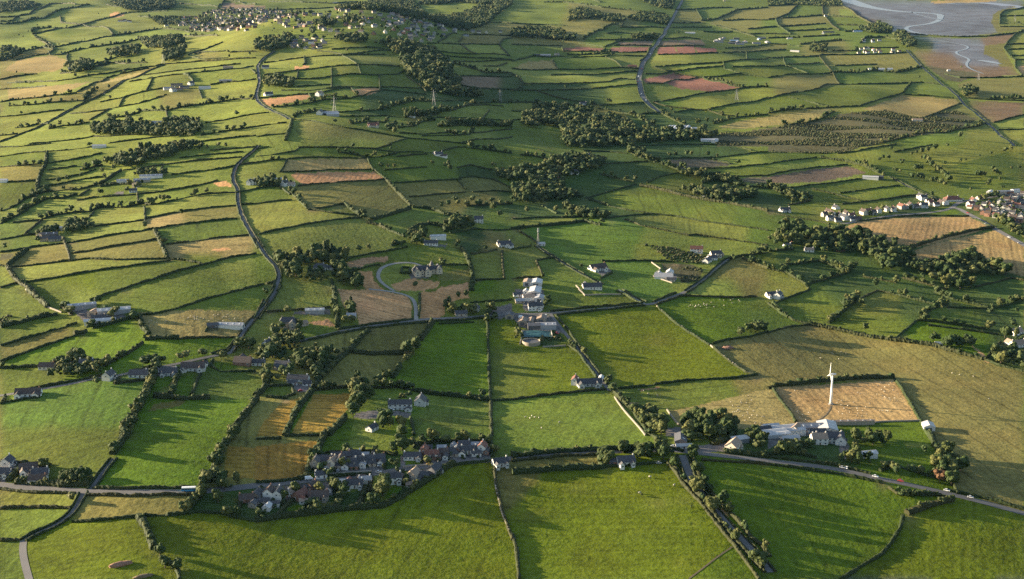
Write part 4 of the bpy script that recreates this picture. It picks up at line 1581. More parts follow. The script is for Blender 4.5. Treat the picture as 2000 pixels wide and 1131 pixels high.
print('trees', len(TREES), round(time.time()-T0, 1))

# ------------------------------------------------------------------ words for labels
MARKS = [(1622,790,'the wind turbine'),(825,530,'the stone mansion'),(625,522,'the white house inside trees'),(850,467,'the long white-roofed shed'),(935,432,'the cottage by the russet tree'),
(985,478,'the white walled farm'),(1050,465,'the lattice mast'),(1170,525,'the big white bungalow'),(1298,540,'the pale modern house'),(1390,500,'the bend with cottages'),
(1042,575,'the pale workshop sheds'),(1045,635,'the central farmyard'),(1037,670,'the round slurry tank'),(1150,748,'the house with gabled wings'),(1505,580,'the white hillside house'),
(1325,855,'the shed by the crossroads'),(1435,872,'the pale gabled barn'),(1520,850,'the white dairy sheds'),(1620,857,'the many-windowed white house'),(1690,890,'the low white greenhouse'),
(1855,925,'the dark garden grove'),(1222,898,'the small roadside house'),(978,908,'the end house of the village'),(800,790,'the two-storey white farmhouse'),(730,835,'the small gabled lodge'),
(585,742,'the bungalow with forecourt'),(563,636,'the stone villa'),(522,680,'the lane-side cottage'),(475,708,'the brown brick house'),(375,718,'the large white chalet'),
(212,740,'the cottage by the yellow hedge'),(170,716,'the house inside a thicket'),(55,770,'the lone lane bungalow'),(190,620,'the farm with long sheds'),(445,638,'the low grey kennels'),
(660,905,'the upper village row'),(590,970,'the lower village row'),(860,887,'the roadside village row'),(365,957,'the blue bus'),(60,925,'the houses by the lower road'),(235,1100,'the pale stone mound'),
(110,460,'the farm among strip fields'),(280,345,'the farm on the slope'),(490,360,'the white gabled row'),(350,175,'the hilltop farm'),(310,245,'the long wooded hall'),(620,105,'the white church'),
(430,40,'the town'),(653,210,'the first pylon'),(847,200,'the second pylon'),(1050,108,'the farm by the tan field'),(1165,340,'the house in the wooded valley'),(1325,252,'the glasshouses'),
(1390,276,'the white barns in the hollow'),(1262,150,'the curving main road'),(1350,160,'the red earth field'),(1430,80,'the trading estate'),(1720,100,'the shore hamlet'),(1800,40,'the mudflat'),
(1900,100,'the salt creek'),(1880,272,'the dark russet beech'),(1705,350,'the pale barn by the lane'),(1700,410,'the ribbon of roadside houses'),(1862,391,'the big red-roofed building'),
(1945,420,'the housing estate'),(1780,450,'the upper stubble field'),(1900,490,'the lower stubble field'),(1640,480,'the long brook wood'),(1980,665,'the houses in the eastern trees'),
(1850,420,'the village green'),(560,480,'the sweeping lane'),(640,270,'the broad olive field'),(640,330,'the twin stubble fields'),(200,330,'the dark plantation'),(60,1060,'the lane junction'),
(1400,980,'the tree-lined avenue'),(1600,1010,'the deep green field'),(1900,1050,'the corner field'),(1200,980,'the broad pasture'),(650,1050,'the sunlit field below the village'),(1250,680,'the square central pasture'),
(1400,620,'the sheep pasture'),(530,900,'the golden mown field'),(100,850,'the big field above the road'),(350,850,'the long shaded field'),(1750,640,'the ditch hedge'),(1500,360,'the dark ploughed strip'),
(120,270,'the western strip fields'),(1450,250,'the scrubby hillside'),(1850,310,'the parkland'),(930,180,'the steep wooded bank'),(720,130,'the rounded hill'),(1250,230,'the valley trees'),(800,390,'the middle pastures'),(60,560,'the rough bank')]
MK = np.array([(a, b) for a, b, _ in MARKS])
NUM = 'one two three four five six seven eight nine ten eleven twelve thirteen fourteen fifteen sixteen seventeen eighteen nineteen twenty'.split()
ORD = 'first second third fourth fifth sixth seventh eighth ninth tenth eleventh twelfth thirteenth fourteenth fifteenth sixteenth seventeenth eighteenth nineteenth twentieth'.split()
def near_mark(px, py):
    d = np.hypot(MK[:, 0]-px, (MK[:, 1]-py)*1.6); i = int(np.argmin(d)); return i
def relation(px, py):
    i = near_mark(px, py); dx, dy = px-MARKS[i][0], (py-MARKS[i][1])*1.6
    if math.hypot(dx, dy) < 16: rel = 'beside'
    elif abs(dy) > abs(dx): rel = 'beyond' if dy < 0 else 'in front of'
    else: rel = 'left of' if dx < 0 else 'right of'
    return i, f'{rel} {MARKS[i][2]}'
LABELQ = []    # (object, base label, px, py, category, group)
def queue(o, base, px, py, cat, group): LABELQ.append((o, base, px, py, cat, group))
def flush_labels():
    by = {}
    for q in LABELQ: by.setdefault(q[1], []).append(q)
    for base, qs in by.items():
        qs.sort(key=lambda q: q[2]); n = len(qs)
        for j, (o, b, px, py, cat, grp) in enumerate(qs):
            lab = b
            if 1 < n <= 20: lab = f'{b}, ' + ('left one of two' if n == 2 and j == 0 else 'right one of two' if n == 2 else f'{ORD[j]} of {NUM[n-1]} from left')
            wds = lab.split()
            tag(o, lab if len(wds) <= 16 else ' '.join(wds[:16]), cat, grp)

# ------------------------------------------------------------------ trees
def ico(sub):
    t = (1+5**.5)/2
    v = [(-1,t,0),(1,t,0),(-1,-t,0),(1,-t,0),(0,-1,t),(0,1,t),(0,-1,-t),(0,1,-t),(t,0,-1),(t,0,1),(-t,0,-1),(-t,0,1)]
    f = [(0,11,5),(0,5,1),(0,1,7),(0,7,10),(0,10,11),(1,5,9),(5,11,4),(11,10,2),(10,7,6),(7,1,8),(3,9,4),(3,4,2),(3,2,6),(3,6,8),(3,8,9),(4,9,5),(2,4,11),(6,2,10),(8,6,7),(9,8,1)]
    v = [np.array(p)/np.linalg.norm(p) for p in v]
    for _ in range(sub):
        mid = {}; nf = []
        def mp(a, b):
            k = (min(a, b), max(a, b))
            if k not in mid:
                p = v[a]+v[b]; v.append(p/np.linalg.norm(p)); mid[k] = len(v)-1
            return mid[k]
        for a, b, c in f:
            x, y, z = mp(a, b), mp(b, c), mp(c, a); nf += [(a, x, z), (b, y, x), (c, z, y), (x, y, z)]
        f = nf
    return np.array(v), np.array(f)
ICO0, ICO1, ICO2 = ico(0), ico(1), ico(2)
def crown_geo(seed, lobes=9, cards=260, core=ICO1, conifer=False):
    """unit tree: 1 m tall, crown from .14 up; returns triangles"""
    r = np.random.default_rng(seed); V = []; Fc = []; n = 0
    cs = []
    if conifer:
        for k in range(6):
            z = .2+.13*k; cs.append((0, 0, z, .24*(1.05-z)+.03, .13))
    else:
        cs.append((0, 0, .55, .30, .32))
        for k in range(lobes):
            a = r.uniform(0, math.tau); z = r.uniform(.30, .82); q = .30*math.sqrt(max(.05, 1-((z-.55)/.42)**2))*r.uniform(.65, 1.05)
            rr = r.uniform(.12, .2); cs.append((q*math.cos(a), q*math.sin(a), z, rr, rr*r.uniform(.75, 1.0)))
    for x, y, z, a, b in cs:
        v = core[0]*(1+r.uniform(-.22, .22, (len(core[0]), 1)))
        V.append(v*[a, a, b]+[x, y, z]); Fc.append(core[1]+n); n += len(v)
    if cards:
        ci = r.integers(0, len(cs), cards); C = np.array(cs)[ci]
        d = r.normal(size=(cards, 3)); d /= np.linalg.norm(d, axis=1, keepdims=True)
        p = C[:, :3]+d*C[:, 3:4]*r.uniform(.95, 1.28, (cards, 1))*np.array([1, 1, .9])
        a = np.cross(d, r.normal(size=(cards, 3))); a /= np.linalg.norm(a, axis=1, keepdims=True); b = np.cross(d, a)+d*r.uniform(-.6, .6, (cards, 1))
        s = r.uniform(.03, .06, (cards, 1))
        tri = np.stack([p+a*s, p-a*s*.6+b*s, p-a*s*.5-b*s], 1).reshape(-1, 3)
        V.append(tri); Fc.append(np.arange(cards*3).reshape(-1, 3)+n)
    V = np.concatenate(V); V[:, 2] = np.maximum(V[:, 2], .06)
    return V, np.concatenate(Fc)
def trunk_mesh(seed):
    r = np.random.default_rng(seed); b = MB()
    b.tube([(0,0,-.05),(.01,.0,.2),(.0,.01,.5)], [.045, .032, .02], 6)
    for k in range(4):
        a = k*1.57+r.uniform(-.4, .4); z = r.uniform(.22, .36)
        b.tube([(0,0,z),(.09*math.cos(a), .09*math.sin(a), z+.12),(.2*math.cos(a), .2*math.sin(a), z+.22)], [.018, .012, .006], 5)
    return b.mesh('trunk', M['bark'], True)
CROWNS = [mesh('crown', *crown_geo(k, 8+k % 4, 320, ICO1), M['leaf']) for k in range(6)]
CONIF = [mesh('crown', *crown_geo(40+k, 0, 260, ICO1, True), M['conifer']) for k in range(2)]
RUSSET = [mesh('crown', *crown_geo(60+k, 9, 320, ICO1), M['russet']) for k in range(2)]
TRUNKS = [trunk_mesh(k) for k in range(3)]
MIDT = [crown_geo(100+k, 6, 60, ICO0) for k in range(6)]
FART = [crown_geo(200+k, 3, 12, ICO0) for k in range(6)]
RUSSET_AT = [tile('B2', [(1850,510)])[0], tile('B4', [(1750,215)])[0], tile('A4', [(1500,1080)])[0], tile('D4', [(1340,370)])[0], tile('B1', [(1130,645)])[0]]
CONIFER_AT = [tile('B2', [p])[0] for p in ((540,850),(510,860),(590,850),(420,1040),(480,1020))]+[tile('C2', [p])[0] for p in ((1640,60),(1580,70),(690,130),(740,150))]
CTX = dict(W='wood', t='hedgerow', H='hedge', T='lone')
def build_trees():
    A = np.array([(x, y, h) for x, y, h, _ in TREES]); ctx = [t[3] for t in TREES]
    Z = height(A[:, 0], A[:, 1]); px, py = project(A[:, 0], A[:, 1], Z)
    sc = scale_at(A[:, 0], A[:, 1])
    vis = (px > -25) & (px < 2025) & (py > -25) & (py < 1175)
    inframe = (px > 0) & (px < 2000) & (py > 4) & (py < 1128)
    size = np.where(inframe, A[:, 2]*sc, 0)
    order = np.argsort(-size); top = set(order[:300].tolist())
    r = np.random.default_rng(11)
    # a few hedge bushes share the name shrub: short ones
    for i in order[:300]:
        x, y, h = A[i]; c = ctx[i]
        shape = 'bush' if h < 5.6 else 'tree'
        rus = min(math.hypot(px[i]-a, py[i]-b) for a, b in RUSSET_AT) < 4
        con = min(math.hypot(px[i]-a, py[i]-b) for a, b in CONIFER_AT) < 5 and not rus
        o = link('conifer' if con else ('bush' if shape == 'bush' else 'tree'), None, None, (x, y, Z[i]-.1), r.uniform(0, 6.28), (h*r.uniform(.72, 1.25),)*2+(h,))
        link('crown', (CONIF if con else RUSSET if rus else CROWNS)[int(r.integers(2 if con or rus else 6))], o)
        if shape == 'tree': link('trunk', TRUNKS[int(r.integers(3))], o)
        li, rel = relation(px[i], py[i])
        lookw = 'russet' if rus else ('pointed dark' if con else ('tall' if h > 10 else 'round' if h > 7.5 else 'small' if h > 5.6 else 'low'))
        kindw = {'W': 'woodland ', 't': 'hedgerow ', 'H': 'hedge ', 'T': ''}[c]
        queue(o, f'{lookw} {kindw}{"conifer" if con else shape} {rel}', px[i], py[i], 'bush' if shape == 'bush' else 'tree', f'{"bushes" if shape == "bush" else "trees"} by {MARKS[li][2]}')
    Vs, Fs, Ts, n = [], [], [], 0
    for i in range(len(A)):
        if i in top or not vis[i]: continue
        x, y, h = A[i]
        P = (MIDT if sc[i]*h > 7 else FART)[int(r.integers(6))]
        a = r.uniform(0, 6.28); c, s = math.cos(a), math.sin(a); w = h*r.uniform(.75, 1.4)
        v = P[0]; Vs.append(np.stack([(v[:, 0]*c-v[:, 1]*s)*w+x, (v[:, 0]*s+v[:, 1]*c)*w+y, v[:, 2]*h+Z[i]], 1))
        Fs.append(P[1]+n); n += len(v); Ts.append(np.full(len(v), r.random()))
    me = mesh('woodland', np.concatenate(Vs), np.concatenate(Fs), M['wood'])
    at = me.attributes.new('tint', 'FLOAT', 'POINT'); at.data.foreach_set('value', np.concatenate(Ts).astype(np.float32))
    tag(link('woodland', me), 'dark woods and hedgerow trees massed across the farther farmland', 'woodland', None, 'stuff')
    print('tree tris', sum(len(f) for f in Fs))
build_trees()
def build_scrub():
    Vs, Fs, Ts, n = [], [], [], 0; r = np.random.default_rng(5)
    for i, poly in enumerate(SCRUBS):
        w = world(poly); sc = float(scale_at(*w.mean(0)))
        for x, y in fill(poly, 4.0, 900+i)[:12000]:
            if math.sin(y*.055+1.6*math.sin(x*.009))+.8*math.sin(x*.02+y*.006) < -.5+.7*r.random(): continue
            h = r.uniform(1.0, 2.8)*(1 if sc > 1 else 1.2); P = ICO0; v = P[0]*(1+r.uniform(-.3, .3, (12, 1)))
            Vs.append(v*[h*.75, h*.75, h*.6]+[x, y, float(height(x, y))+h*.35]); Fs.append(P[1]+n); n += 12; Ts.append(np.full(12, r.random()))
    me = mesh('scrub', np.concatenate(Vs), np.concatenate(Fs), M['scrub'])
    at = me.attributes.new('tint', 'FLOAT', 'POINT'); at.data.foreach_set('value', np.concatenate(Ts).astype(np.float32))
    tag(link('scrub', me), 'rough scrub and gorse covering the unfarmed slopes', 'scrub', None, 'stuff')
build_scrub()
def build_hedges():
    HEDGES.sort(key=lambda h: -h[0])
    r = np.random.default_rng(2)
    for imp, kind, v, f, pm, L, (qx, qy) in HEDGES[:300]:
        o = link('hedge', mesh('hedge', v, f, M['hedge']))
        m = len(qx)//2; a, b = max(0, m-1), min(len(qx)-1, m+1)
        tx, ty = qx[b]-qx[a], qy[b]-qy[a]; l = math.hypot(tx, ty)+1e-6; nx, ny = -ty/l*9, tx/l*9
        c1, c2 = WORD[code_at(qx[m]+nx, qy[m]+ny)], WORD[code_at(qx[m]-nx, qy[m]-ny)]
        mk = near_mark(qx[m], qy[m])
        look = {'h': 'clipped', 'R': 'roadside', 'H': 'bushy', 't': 'tree-topped'}[kind]
        base = f'{look} hedge between {c1} and {c2} near {MARKS[mk][2]}' if c1 != c2 else f'{look} hedge dividing {c1} near {MARKS[mk][2]}'
        if kind == 'R': base = f'{look} hedge along the lane and {c1} near {MARKS[mk][2]}'
        if len(base.split()) > 12: base = f'{look} hedge near {MARKS[mk][2]}'
        queue(o, base, qx[m], qy[m], 'hedge', f'hedges near {MARKS[mk][2]}')
    rest = HEDGES[300:]
    if rest:
        n = 0; V, Fc, Ts = [], [], []
        for h in rest: V.append(h[2]); Fc.append(h[3]+n); n += len(h[2]); Ts.append(np.full(len(h[2]), r.random()))
        me = mesh('hedgerows', np.concatenate(V), np.concatenate(Fc), M['hedge_mass'])
        at = me.attributes.new('tint', 'FLOAT', 'POINT'); at.data.foreach_set('value', np.concatenate(Ts).astype(np.float32))
        tag(link('hedgerows', me), 'thin dark hedgerows netting the smaller and farther fields', 'hedgerows', None, 'stuff')
    for me, (a, b) in WALLS:
        i, rel = relation(a, b)
        queue(link('field_wall', me), f'low pale stone wall {rel}', a, b, 'wall', 'stone field walls')
build_hedges()
print('veg', round(time.time()-T0, 1))

# ------------------------------------------------------------------ houses
def gable_block(wall, roof, cx, cy, L, W, H, pitch, ridge, hip=0.0, over=.35):
    """a walled block with a pitched roof; ridge along x or y"""
    def tr(x, y, z): return (cx+x, cy+y, z) if ridge == 'x' else (cx-y, cy+x, z)
    rh = math.tan(R(pitch))*W/2; a, b = L/2, W/2
    wall.add([tr(*p) for p in ((-a,-b,-1),(a,-b,-1),(a,b,-1),(-a,b,-1),(-a,-b,H),(a,-b,H),(a,b,H),(-a,b,H),(-a+hip*a,0,H+rh-.05),(a-hip*a,0,H+rh-.05))],
             [(0,1,5,4),(1,2,6,9,5),(2,3,7,6),(3,0,4,8,7),(4,5,9,8),(6,7,8,9)])
    e = over; k = rh/b; t = .16
    ax = a+e if not hip else a+e
    for s in (-1, 1):
        p = [(-ax, s*(b+e), H-k*e+.06), (ax, s*(b+e), H-k*e+.06), (ax-hip*(a+e), 0, H+rh+.06), (-ax+hip*(a+e), 0, H+rh+.06)]
        if s > 0: p = [p[1], p[0], p[3], p[2]]
        top = [(x, y, z+t) for x, y, z in p]
        roof.add([tr(*q) for q in p+top], [(0,3,2,1),(4,5,6,7),(0,1,5,4),(1,2,6,5),(2,3,7,6),(3,0,4,7)])
    if hip:
        for s in (-1, 1):
            p = [(s*ax, -s*(b+e), H-k*e+.06+t), (s*ax, s*(b+e), H-k*e+.06+t), (s*(ax-hip*(a+e)), 0, H+rh+.06+t)]
            roof.add([tr(*q) for q in p], [(0,1,2)])
    return H+rh
WINCACHE = {}
def window_mesh(w, h):
    k = (w, h)
    if k not in WINCACHE:
        f = MB(); t = .11
        f.box(-w/2-t, w/2+t, -.05, .05, -h/2-t, -h/2); f.box(-w/2-t, w/2+t, -.05, .05, h/2, h/2+t)
        f.box(-w/2-t, -w/2, -.05, .05, -h/2, h/2); f.box(w/2, w/2+t, -.05, .05, -h/2, h/2); f.box(-.04, .04, -.04, .04, -h/2, h/2)
        p = MB(); p.box(-w/2, w/2, -.03, .03, -h/2, h/2)
        WINCACHE[k] = (f.mesh('window', M['frame']), p.mesh('pane', M['glass']))
    return WINCACHE[k]
DOORM = MB(); DOORM.box(-.5, .5, -.06, .06, 0, 2.1); DOORM = DOORM.mesh('door', M['door'])
def blocks_for(typ, L, W, seed=0):
    r = random.Random(seed)
    if typ == 'b': return [(0, 0, L, W, 2.7, 36, 'x', 0)]
    if typ == 'p': return [(0, 0, L, W, 2.8, 32, 'x', .45)]
    if typ == 'c': return [(0, 0, L, W, 2.9, 38, 'x', 0), (-L*.36, -W*.5, W*.95, L*.22, 2.95, 44, 'y', 0), (L*.30, -W*.45, W*.8, L*.2, 2.85, 44, 'y', 0)]
    if typ == 'h': return [(0, 0, L, W, 5.2, 36, 'x', 0)]
    if typ == 'H': return [(0, 0, L, W, 5.6, 32, 'x', .35), (L*.32, -W*.42, W*.9, W*.55, 5.3, 38, 'y', 0)]
    if typ == 'l': return [(0, 0, L, W, 3.0, 38, 'x', 0), (-L*.30, W*.6, W*1.1, W*.8, 2.9, 38, 'y', 0)]
    if typ == 'e': return [(0, 0, L, W, 4.8, 38, 'x', 0), (L*.28, -W*.5, 3.0, W*.42, 2.5, 38, 'y', 0)]
    if typ == 'f': return [(0, 0, L, W, 4.2, 15, 'x', 0)]
    if typ == 'F': return [(0, 0, L, W, 3.4, 22, 'x', 0)]
    if typ == 'd': return [(0, -W*.26, L, W*.5, 3.9, 17, 'x', 0), (0, W*.26, L*.96, W*.5, 4.1, 17, 'x', 0)]
    if typ == 'g': return [(0, 0, L, W, 2.4, 34, 'x', 0)]
def build_house(name, X, Y, ang, blocks, wall, roof, detail=2, chim=2, base=None):
    z = float(height(X, Y)) if base is None else base
    root = link(name, None, None, (X, Y, z), R(ang))
    wb, rb = MB(), MB(); tops = []
    for b in blocks: tops.append(gable_block(wb, rb, b[0], b[1], b[2], b[3], b[4], b[5], b[6], b[7]))
    w = link('wall', wb.mesh('wall', M[wall]), root); rf = link('roof', rb.mesh('roof', M[roof]), root)
    b0 = blocks[0]; barn = chim < 0
    if not barn:
        for s in ([-1, 1] if chim == 2 else [1] if chim == 1 else []):
            c = MB(); x = s*b0[2]/2*(.86-.5*b0[7]) ; tp = tops[0]
            c.box(x-.45, x+.45, -.32, .32, tp-1.0, tp+1.0); c.box(x-.52, x+.52, -.39, .39, tp+.9, tp+1.05)
            for q in (-.2, .2): c.tube([(x+q, 0, tp+1.0), (x+q, 0, tp+1.4)], [.11, .09], 6)
            link('chimney', c.mesh('chimney', M['brick'] if roof == 'brown_tile' else M[wall]), rf)
    if detail >= 2:
        for bi, b in enumerate(blocks):
            cx, cy, L, W, H, pt, rd, hip = b
            storeys = [1.55] if H < 4.5 else [1.5, 4.1]
            if barn: storeys = []
            n = max(1, int(L/3.2)) if rd == 'x' else 0
            for side in (-1, 1):
                for zz in storeys:
                    for k in range(n):
                        x = cx-L/2+L*(k+.5)/n
                        if bi == 0 and side == -1 and zz < 2 and k == n//2:
                            link('door', DOORM, root, (x, cy+side*(W/2+.02), .05)); continue
                        if bi == 0 and side == -1 and any(o[6] == 'y' and abs(o[0]-x) < o[3]/2+.6 for o in blocks[1:]): continue
                        f, p = window_mesh(1.5, 1.25)
                        wo = link('window', f, root, (x, cy+side*(W/2+.02), zz)); link('pane', p, wo)
            if rd == 'y':
                for zz in storeys:
                    f, p = window_mesh(1.7, 1.3)
                    wo = link('window', f, root, (cx, cy-L/2-.02, zz)); link('pane', p, wo)
            elif not hip:
                for side in (-1, 1):
                    for zz in storeys[-1:]:
                        f, p = window_mesh(1.2, 1.2)
                        wo = link('window', f, root, (cx+side*(L/2+.02), cy, zz), R(90)); link('pane', p, wo)
        if barn:
            cx, cy, L, W, H = b0[:5]
            d = MB(); d.box(-.06, .06, -W*.22, W*.22, 0, H*.85)
            link('door', d.mesh('door', M['dark_metal']), root, (cx+L/2+.03, cy, 0)); link('door', bpy.data.meshes['door.001'] if False else d.mesh('door', M['dark_metal']), root, (cx-L/2-.03, cy, 0))
            if L > 14:
                for k in range(int(L/6)):
                    s = MB(); x = cx-L/2+L*(k+.5)/int(L/6)
                    zr = H+math.tan(R(b0[5]))*W*.25
                    s.box(-.5, .5, -W*.12, W*.12, -.02, .05)
                    so = link('skylight', s.mesh('skylight', M['frame']), rf, (x, cy-W*.25, zr+.32)); so.rotation_euler = (R(b0[5]), 0, 0)
    return root
def at(t, x, y, dy=0):
    p = tile(t, [(x, y)])[0]
    X, Y, Z = ground(np.array([p[0]]), np.array([p[1]+dy])); return float(X[0]), float(Y[0]), p
WN = dict(white='white', grey_render='grey', pale_stone='pale stone', cream='cream', brick='brown brick', stone='tan stone', grey_metal='grey sheet', dark_metal='dark clad', pale_metal='pale sheet')
RN = dict(pale_slate='grey slate roof', slate='dark slate roof', brown_tile='brown roof', red_tile='red roof', tan_tile='tan roof', grey_metal='grey roof', pale_metal='pale roof', blue_metal='blue roof', dark_metal='dark roof', teal='teal roof')
HN = [0]
def H_(t, x, y, typ, L, W, ang, wall='white', roof='slate', label=None, chim=None, kind=None, detail=None):
    X, Y, p = at(t, x, y); sc = float(scale_at(X, Y))
    if t == 'D2' and typ != 'g': L, W = L*.8, W*.84
    barn = typ in 'fFd'
    if detail is None: detail = 2 if sc > 1.35 else 1
    if chim is None: chim = -1 if barn else (0 if typ == 'g' else 1+HN[0] % 2)
    HN[0] += 1
    nm = kind or ('barn' if barn else 'garage' if typ == 'g' else 'bungalow' if typ in 'bpc' and L > 11 else 'house')
    o = build_house(nm, X, Y, ang, blocks_for(typ, L, W), wall, roof, detail, chim)
    li, rel = relation(p[0], p[1])
    if label: tag(o, label, nm, None)
    else: queue(o, f'{WN[wall]} {nm} with {RN[roof]} {rel}', p[0], p[1], nm, f'{nm}s by {MARKS[li][2]}')
    return o
# sheet C1
H_('C1',640,145,'f',26,9,22,'grey_metal','grey_metal','long low grey shed standing beyond the stone farm buildings')
H_('C1',735,195,'F',11,9,80,'stone','tan_tile','tan roofed stone barn with its gable to the sun in the strip field farm')
H_('C1',770,240,'b',13,8,20,'stone','slate','small slate roofed farmhouse between the tan barn and the hedge')
H_('C1',890,182,'f',30,11,18,'grey_metal','pale_metal','long pale roofed shed running out from the farm towards the big field')
H_('C1',780,262,'F',28,7,16,'white','pale_metal','long white edged shed at the front of the farm above the hedge')
H_('C1',1800,295,'F',24,8,-4,'white','grey_metal','low grey kennels inside a dark hedged yard in the straw field',kind='kennels')
H_('C1',1660,290,'g',10,5,10,'dark_metal','dark_metal','dark hut behind the low grey kennels',kind='hut')
H_('C1',680,610,'h',12,8,5,'white','slate','white two-storey house inside the roadside thicket')
H_('C1',370,615,'b',13,8,0,'cream','brown_tile','brown roofed bungalow half hidden at the end of the thicket')
H_('C1',580,600,'g',8,6,30,'stone','slate','grey outbuilding tucked under the thicket trees',kind='outbuilding')
H_('C1',225,825,'c',20,9,6,'white','brown_tile','lone white bungalow with brown roof at the lane side')
H_('C1',852,700,'e',10,7.5,75,'white','slate','white gabled cottage beside the yellow hedge')
H_('C1',1085,675,'b',15,9,0,'white','slate','dark roofed white bungalow inside the yellow hedged garden')
H_('C1',1150,650,'g',6,5,0,'white','slate','small garage beside the bungalow in the yellow hedged garden')
H_('C1',1320,662,'c',14,8.5,8,'white','slate','white bungalow with front gables between two garden hedges')
H_('C1',1510,622,'c',20,10,6,'white','brown_tile','large white chalet bungalow with brown roof and gables')
H_('C1',1900,580,'l',15,10,-10,'brick','brown_tile','brown brick house with brown roof on its own lawn')
# sheet C2
H_('C2',250,285,'H',15,11,4,'stone','slate','grey roofed stone villa with a gable among garden trees')
H_('C2',372,275,'g',7,6,40,'stone','tan_tile','small stone outhouse beside the stone villa',kind='outhouse')
H_('C2',90,452,'e',9,7.5,70,'white','slate','tall white cottage with sunlit gable at the lane side')
H_('C2',210,605,'c',13,8,-10,'white','slate','white gabled house wrapped in dark trees')
H_('C2',330,710,'b',18,7.5,-6,'white','slate','long white bungalow with slate roof facing a forecourt')
H_('C2',400,745,'g',7,6,0,'white','slate','small white garage on the forecourt')
H_('C2',20,585,'b',11,7,0,'white','slate','low white building peeping from trees on the lane bend')
H_('C2',1125,930,'h',19,7.5,3,'white','slate','long two-storey white farmhouse with slate roof and end chimneys',chim=2)
H_('C2',1285,900,'e',11,9,85,'white','slate','square white outbuilding beside the long two-storey farmhouse')
H_('C2',905,1095,'b',9,6,60,'white','slate','small white gabled lodge on the curving drive')
H_('C2',745,222,'b',9,7,0,'stone','grey_metal','little grey roofed building under the roadside trees')
H_('C2',1600,200,'b',12,7,8,'stone','slate','stone cottage under roadside trees left of the central farmyard')
H_('C2',1720,160,'b',8,6,80,'white','slate','small white cottage at the farmyard turning')
H_('C2',1980,215,'F',12,8,85,'stone','slate','long grey shed at the entrance of the central farmyard')
H_('C2',460,180,'F',18,7,6,'grey_metal','pale_metal','low pale roofed shed in the grey yard above the villa')
# sheet C3
H_('C3',85,262,'F',13,9,84,'stone','tan_tile','tan roofed barn at the entrance side of the central farmyard')
H_('C3',150,258,'F',13,5,84,'stone','tan_tile','narrow tan roofed barn between two others in the central farmyard')
H_('C3',232,240,'F',14,9,84,'stone','tan_tile','sunlit tan roofed barn beside the lane in the central farmyard')
H_('C3',265,298,'f',19,10,4,'grey_metal','grey_metal','grey shed with roof lights in the central farmyard')
H_('C3',170,302,'f',12,10,4,'dark_metal','dark_metal','dark shed in front of the tan barns')
H_('C3',180,30,'f',22,12,84,'pale_metal','pale_metal','pale roofed workshop standing in the middle of the sheds')
H_('C3',130,75,'F',12,10,10,'white','tan_tile','tan roofed workshop beside the pale sheds')
H_('C3',215,85,'f',13,9,84,'pale_metal','grey_metal','grey roofed shed behind the white cottage')
H_('C3',180,155,'e',14,8,5,'white','slate','white cottage with slate roof at the front of the sheds')
H_('C3',600,745,'c',22,9,8,'white','slate','lone white house with dark roof and gabled wings in the pasture')
H_('C3',492,735,'e',9,6,80,'white','red_tile','red roofed white wing at the end of the lone gabled house')
H_('C3',695,705,'g',9,4,82,'white','pale_metal','narrow white outhouse behind the lone gabled house',kind='outhouse')
# sheets B2, B3
H_('B2',498,968,'p',13,10,4,'white','slate','white hip roofed house shut in by dark trees')
H_('B2',585,972,'b',9,5,8,'white','slate','low white wing beside the hip roofed house in the trees')
H_('B2',1420,735,'f',18,9,10,'white','pale_metal','long white roofed shed under the dark wood')
H_('B2',1365,780,'b',16,7,6,'white','slate','low white farmhouse in front of the long white roofed shed')
H_('B2',1738,605,'h',11,8,4,'white','slate','white two-storey cottage below the russet tree')
H_('B2',1935,790,'c',16,9,10,'white','slate','white walled farmhouse with dark roof at the track end')
H_('B2',1975,800,'b',10,8,70,'white','slate','white gabled farm building beside the track end farmhouse')
H_('B2',1425,85,'l',12,8,20,'white','slate','white farmhouse at the end of a pale drive')
H_('B2',1465,98,'b',10,6,-10,'white','brown_tile')
H_('B2',225,320,'e',9,7,60,'white','slate')
H_('B2',275,320,'b',10,7,0,'white','tan_tile')
H_('B2',160,285,'F',20,7,15,'grey_metal','grey_metal')
H_('B2',10,295,'b',10,7,60,'white','slate')
H_('B1',1950,310,'e',9,6,75,'white','slate','first white gable of the row beside the sweeping lane')
H_('B1',1975,308,'e',9,6,75,'white','slate','middle white gable of the row beside the sweeping lane')
H_('B1',1996,306,'e',9,6,75,'white','slate','last white gable of the row beside the sweeping lane')
H_('B1',1180,258,'F',30,8,10,'white','grey_metal','long pale barn at the back of the slope farm')
H_('B1',1110,290,'F',22,8,12,'stone','grey_metal')
H_('B1',960,295,'F',16,7,8,'white','grey_metal')
H_('B1',1068,325,'h',10,8,70,'stone','slate')
H_('B1',1040,368,'b',10,6,10,'white','slate')
H_('B1',440,668,'F',14,7,8,'white','pale_metal','bright white roofed shed at the top of the strip field farm')
H_('B1',330,715,'F',12,8,70,'stone','tan_tile')
H_('B1',395,715,'F',16,9,10,'dark_metal','dark_metal')
H_('B1',430,748,'b',13,8,5,'stone','slate')
H_('B1',365,748,'F',14,8,10,'stone','slate')
H_('B1',20,292,'F',14,7,0,'white','pale_metal')
H_('B1',775,22,'F',20,7,6,'white','pale_metal')
H_('B3',668,975,'c',20,11,28,'white','brown_tile','big white bungalow with wings and bright gable in its walled plot')
H_('B3',1185,1045,'l',20,10,-12,'white','grey_metal','pale modern house with light grey roofs on a walled plot')
H_('B3',1230,1010,'b',12,8,78,'white','pale_metal','bright gabled block behind the pale modern house')
H_('B3',1240,1062,'g',9,5,-10,'cream','slate','low garage at the corner of the pale modern house plot')
H_('B3',1440,838,'e',15,8,-8,'white','red_tile','white house with a red roof and white chimneys by the scrub')
H_('B3',1520,915,'b',12,8,60,'white','slate')
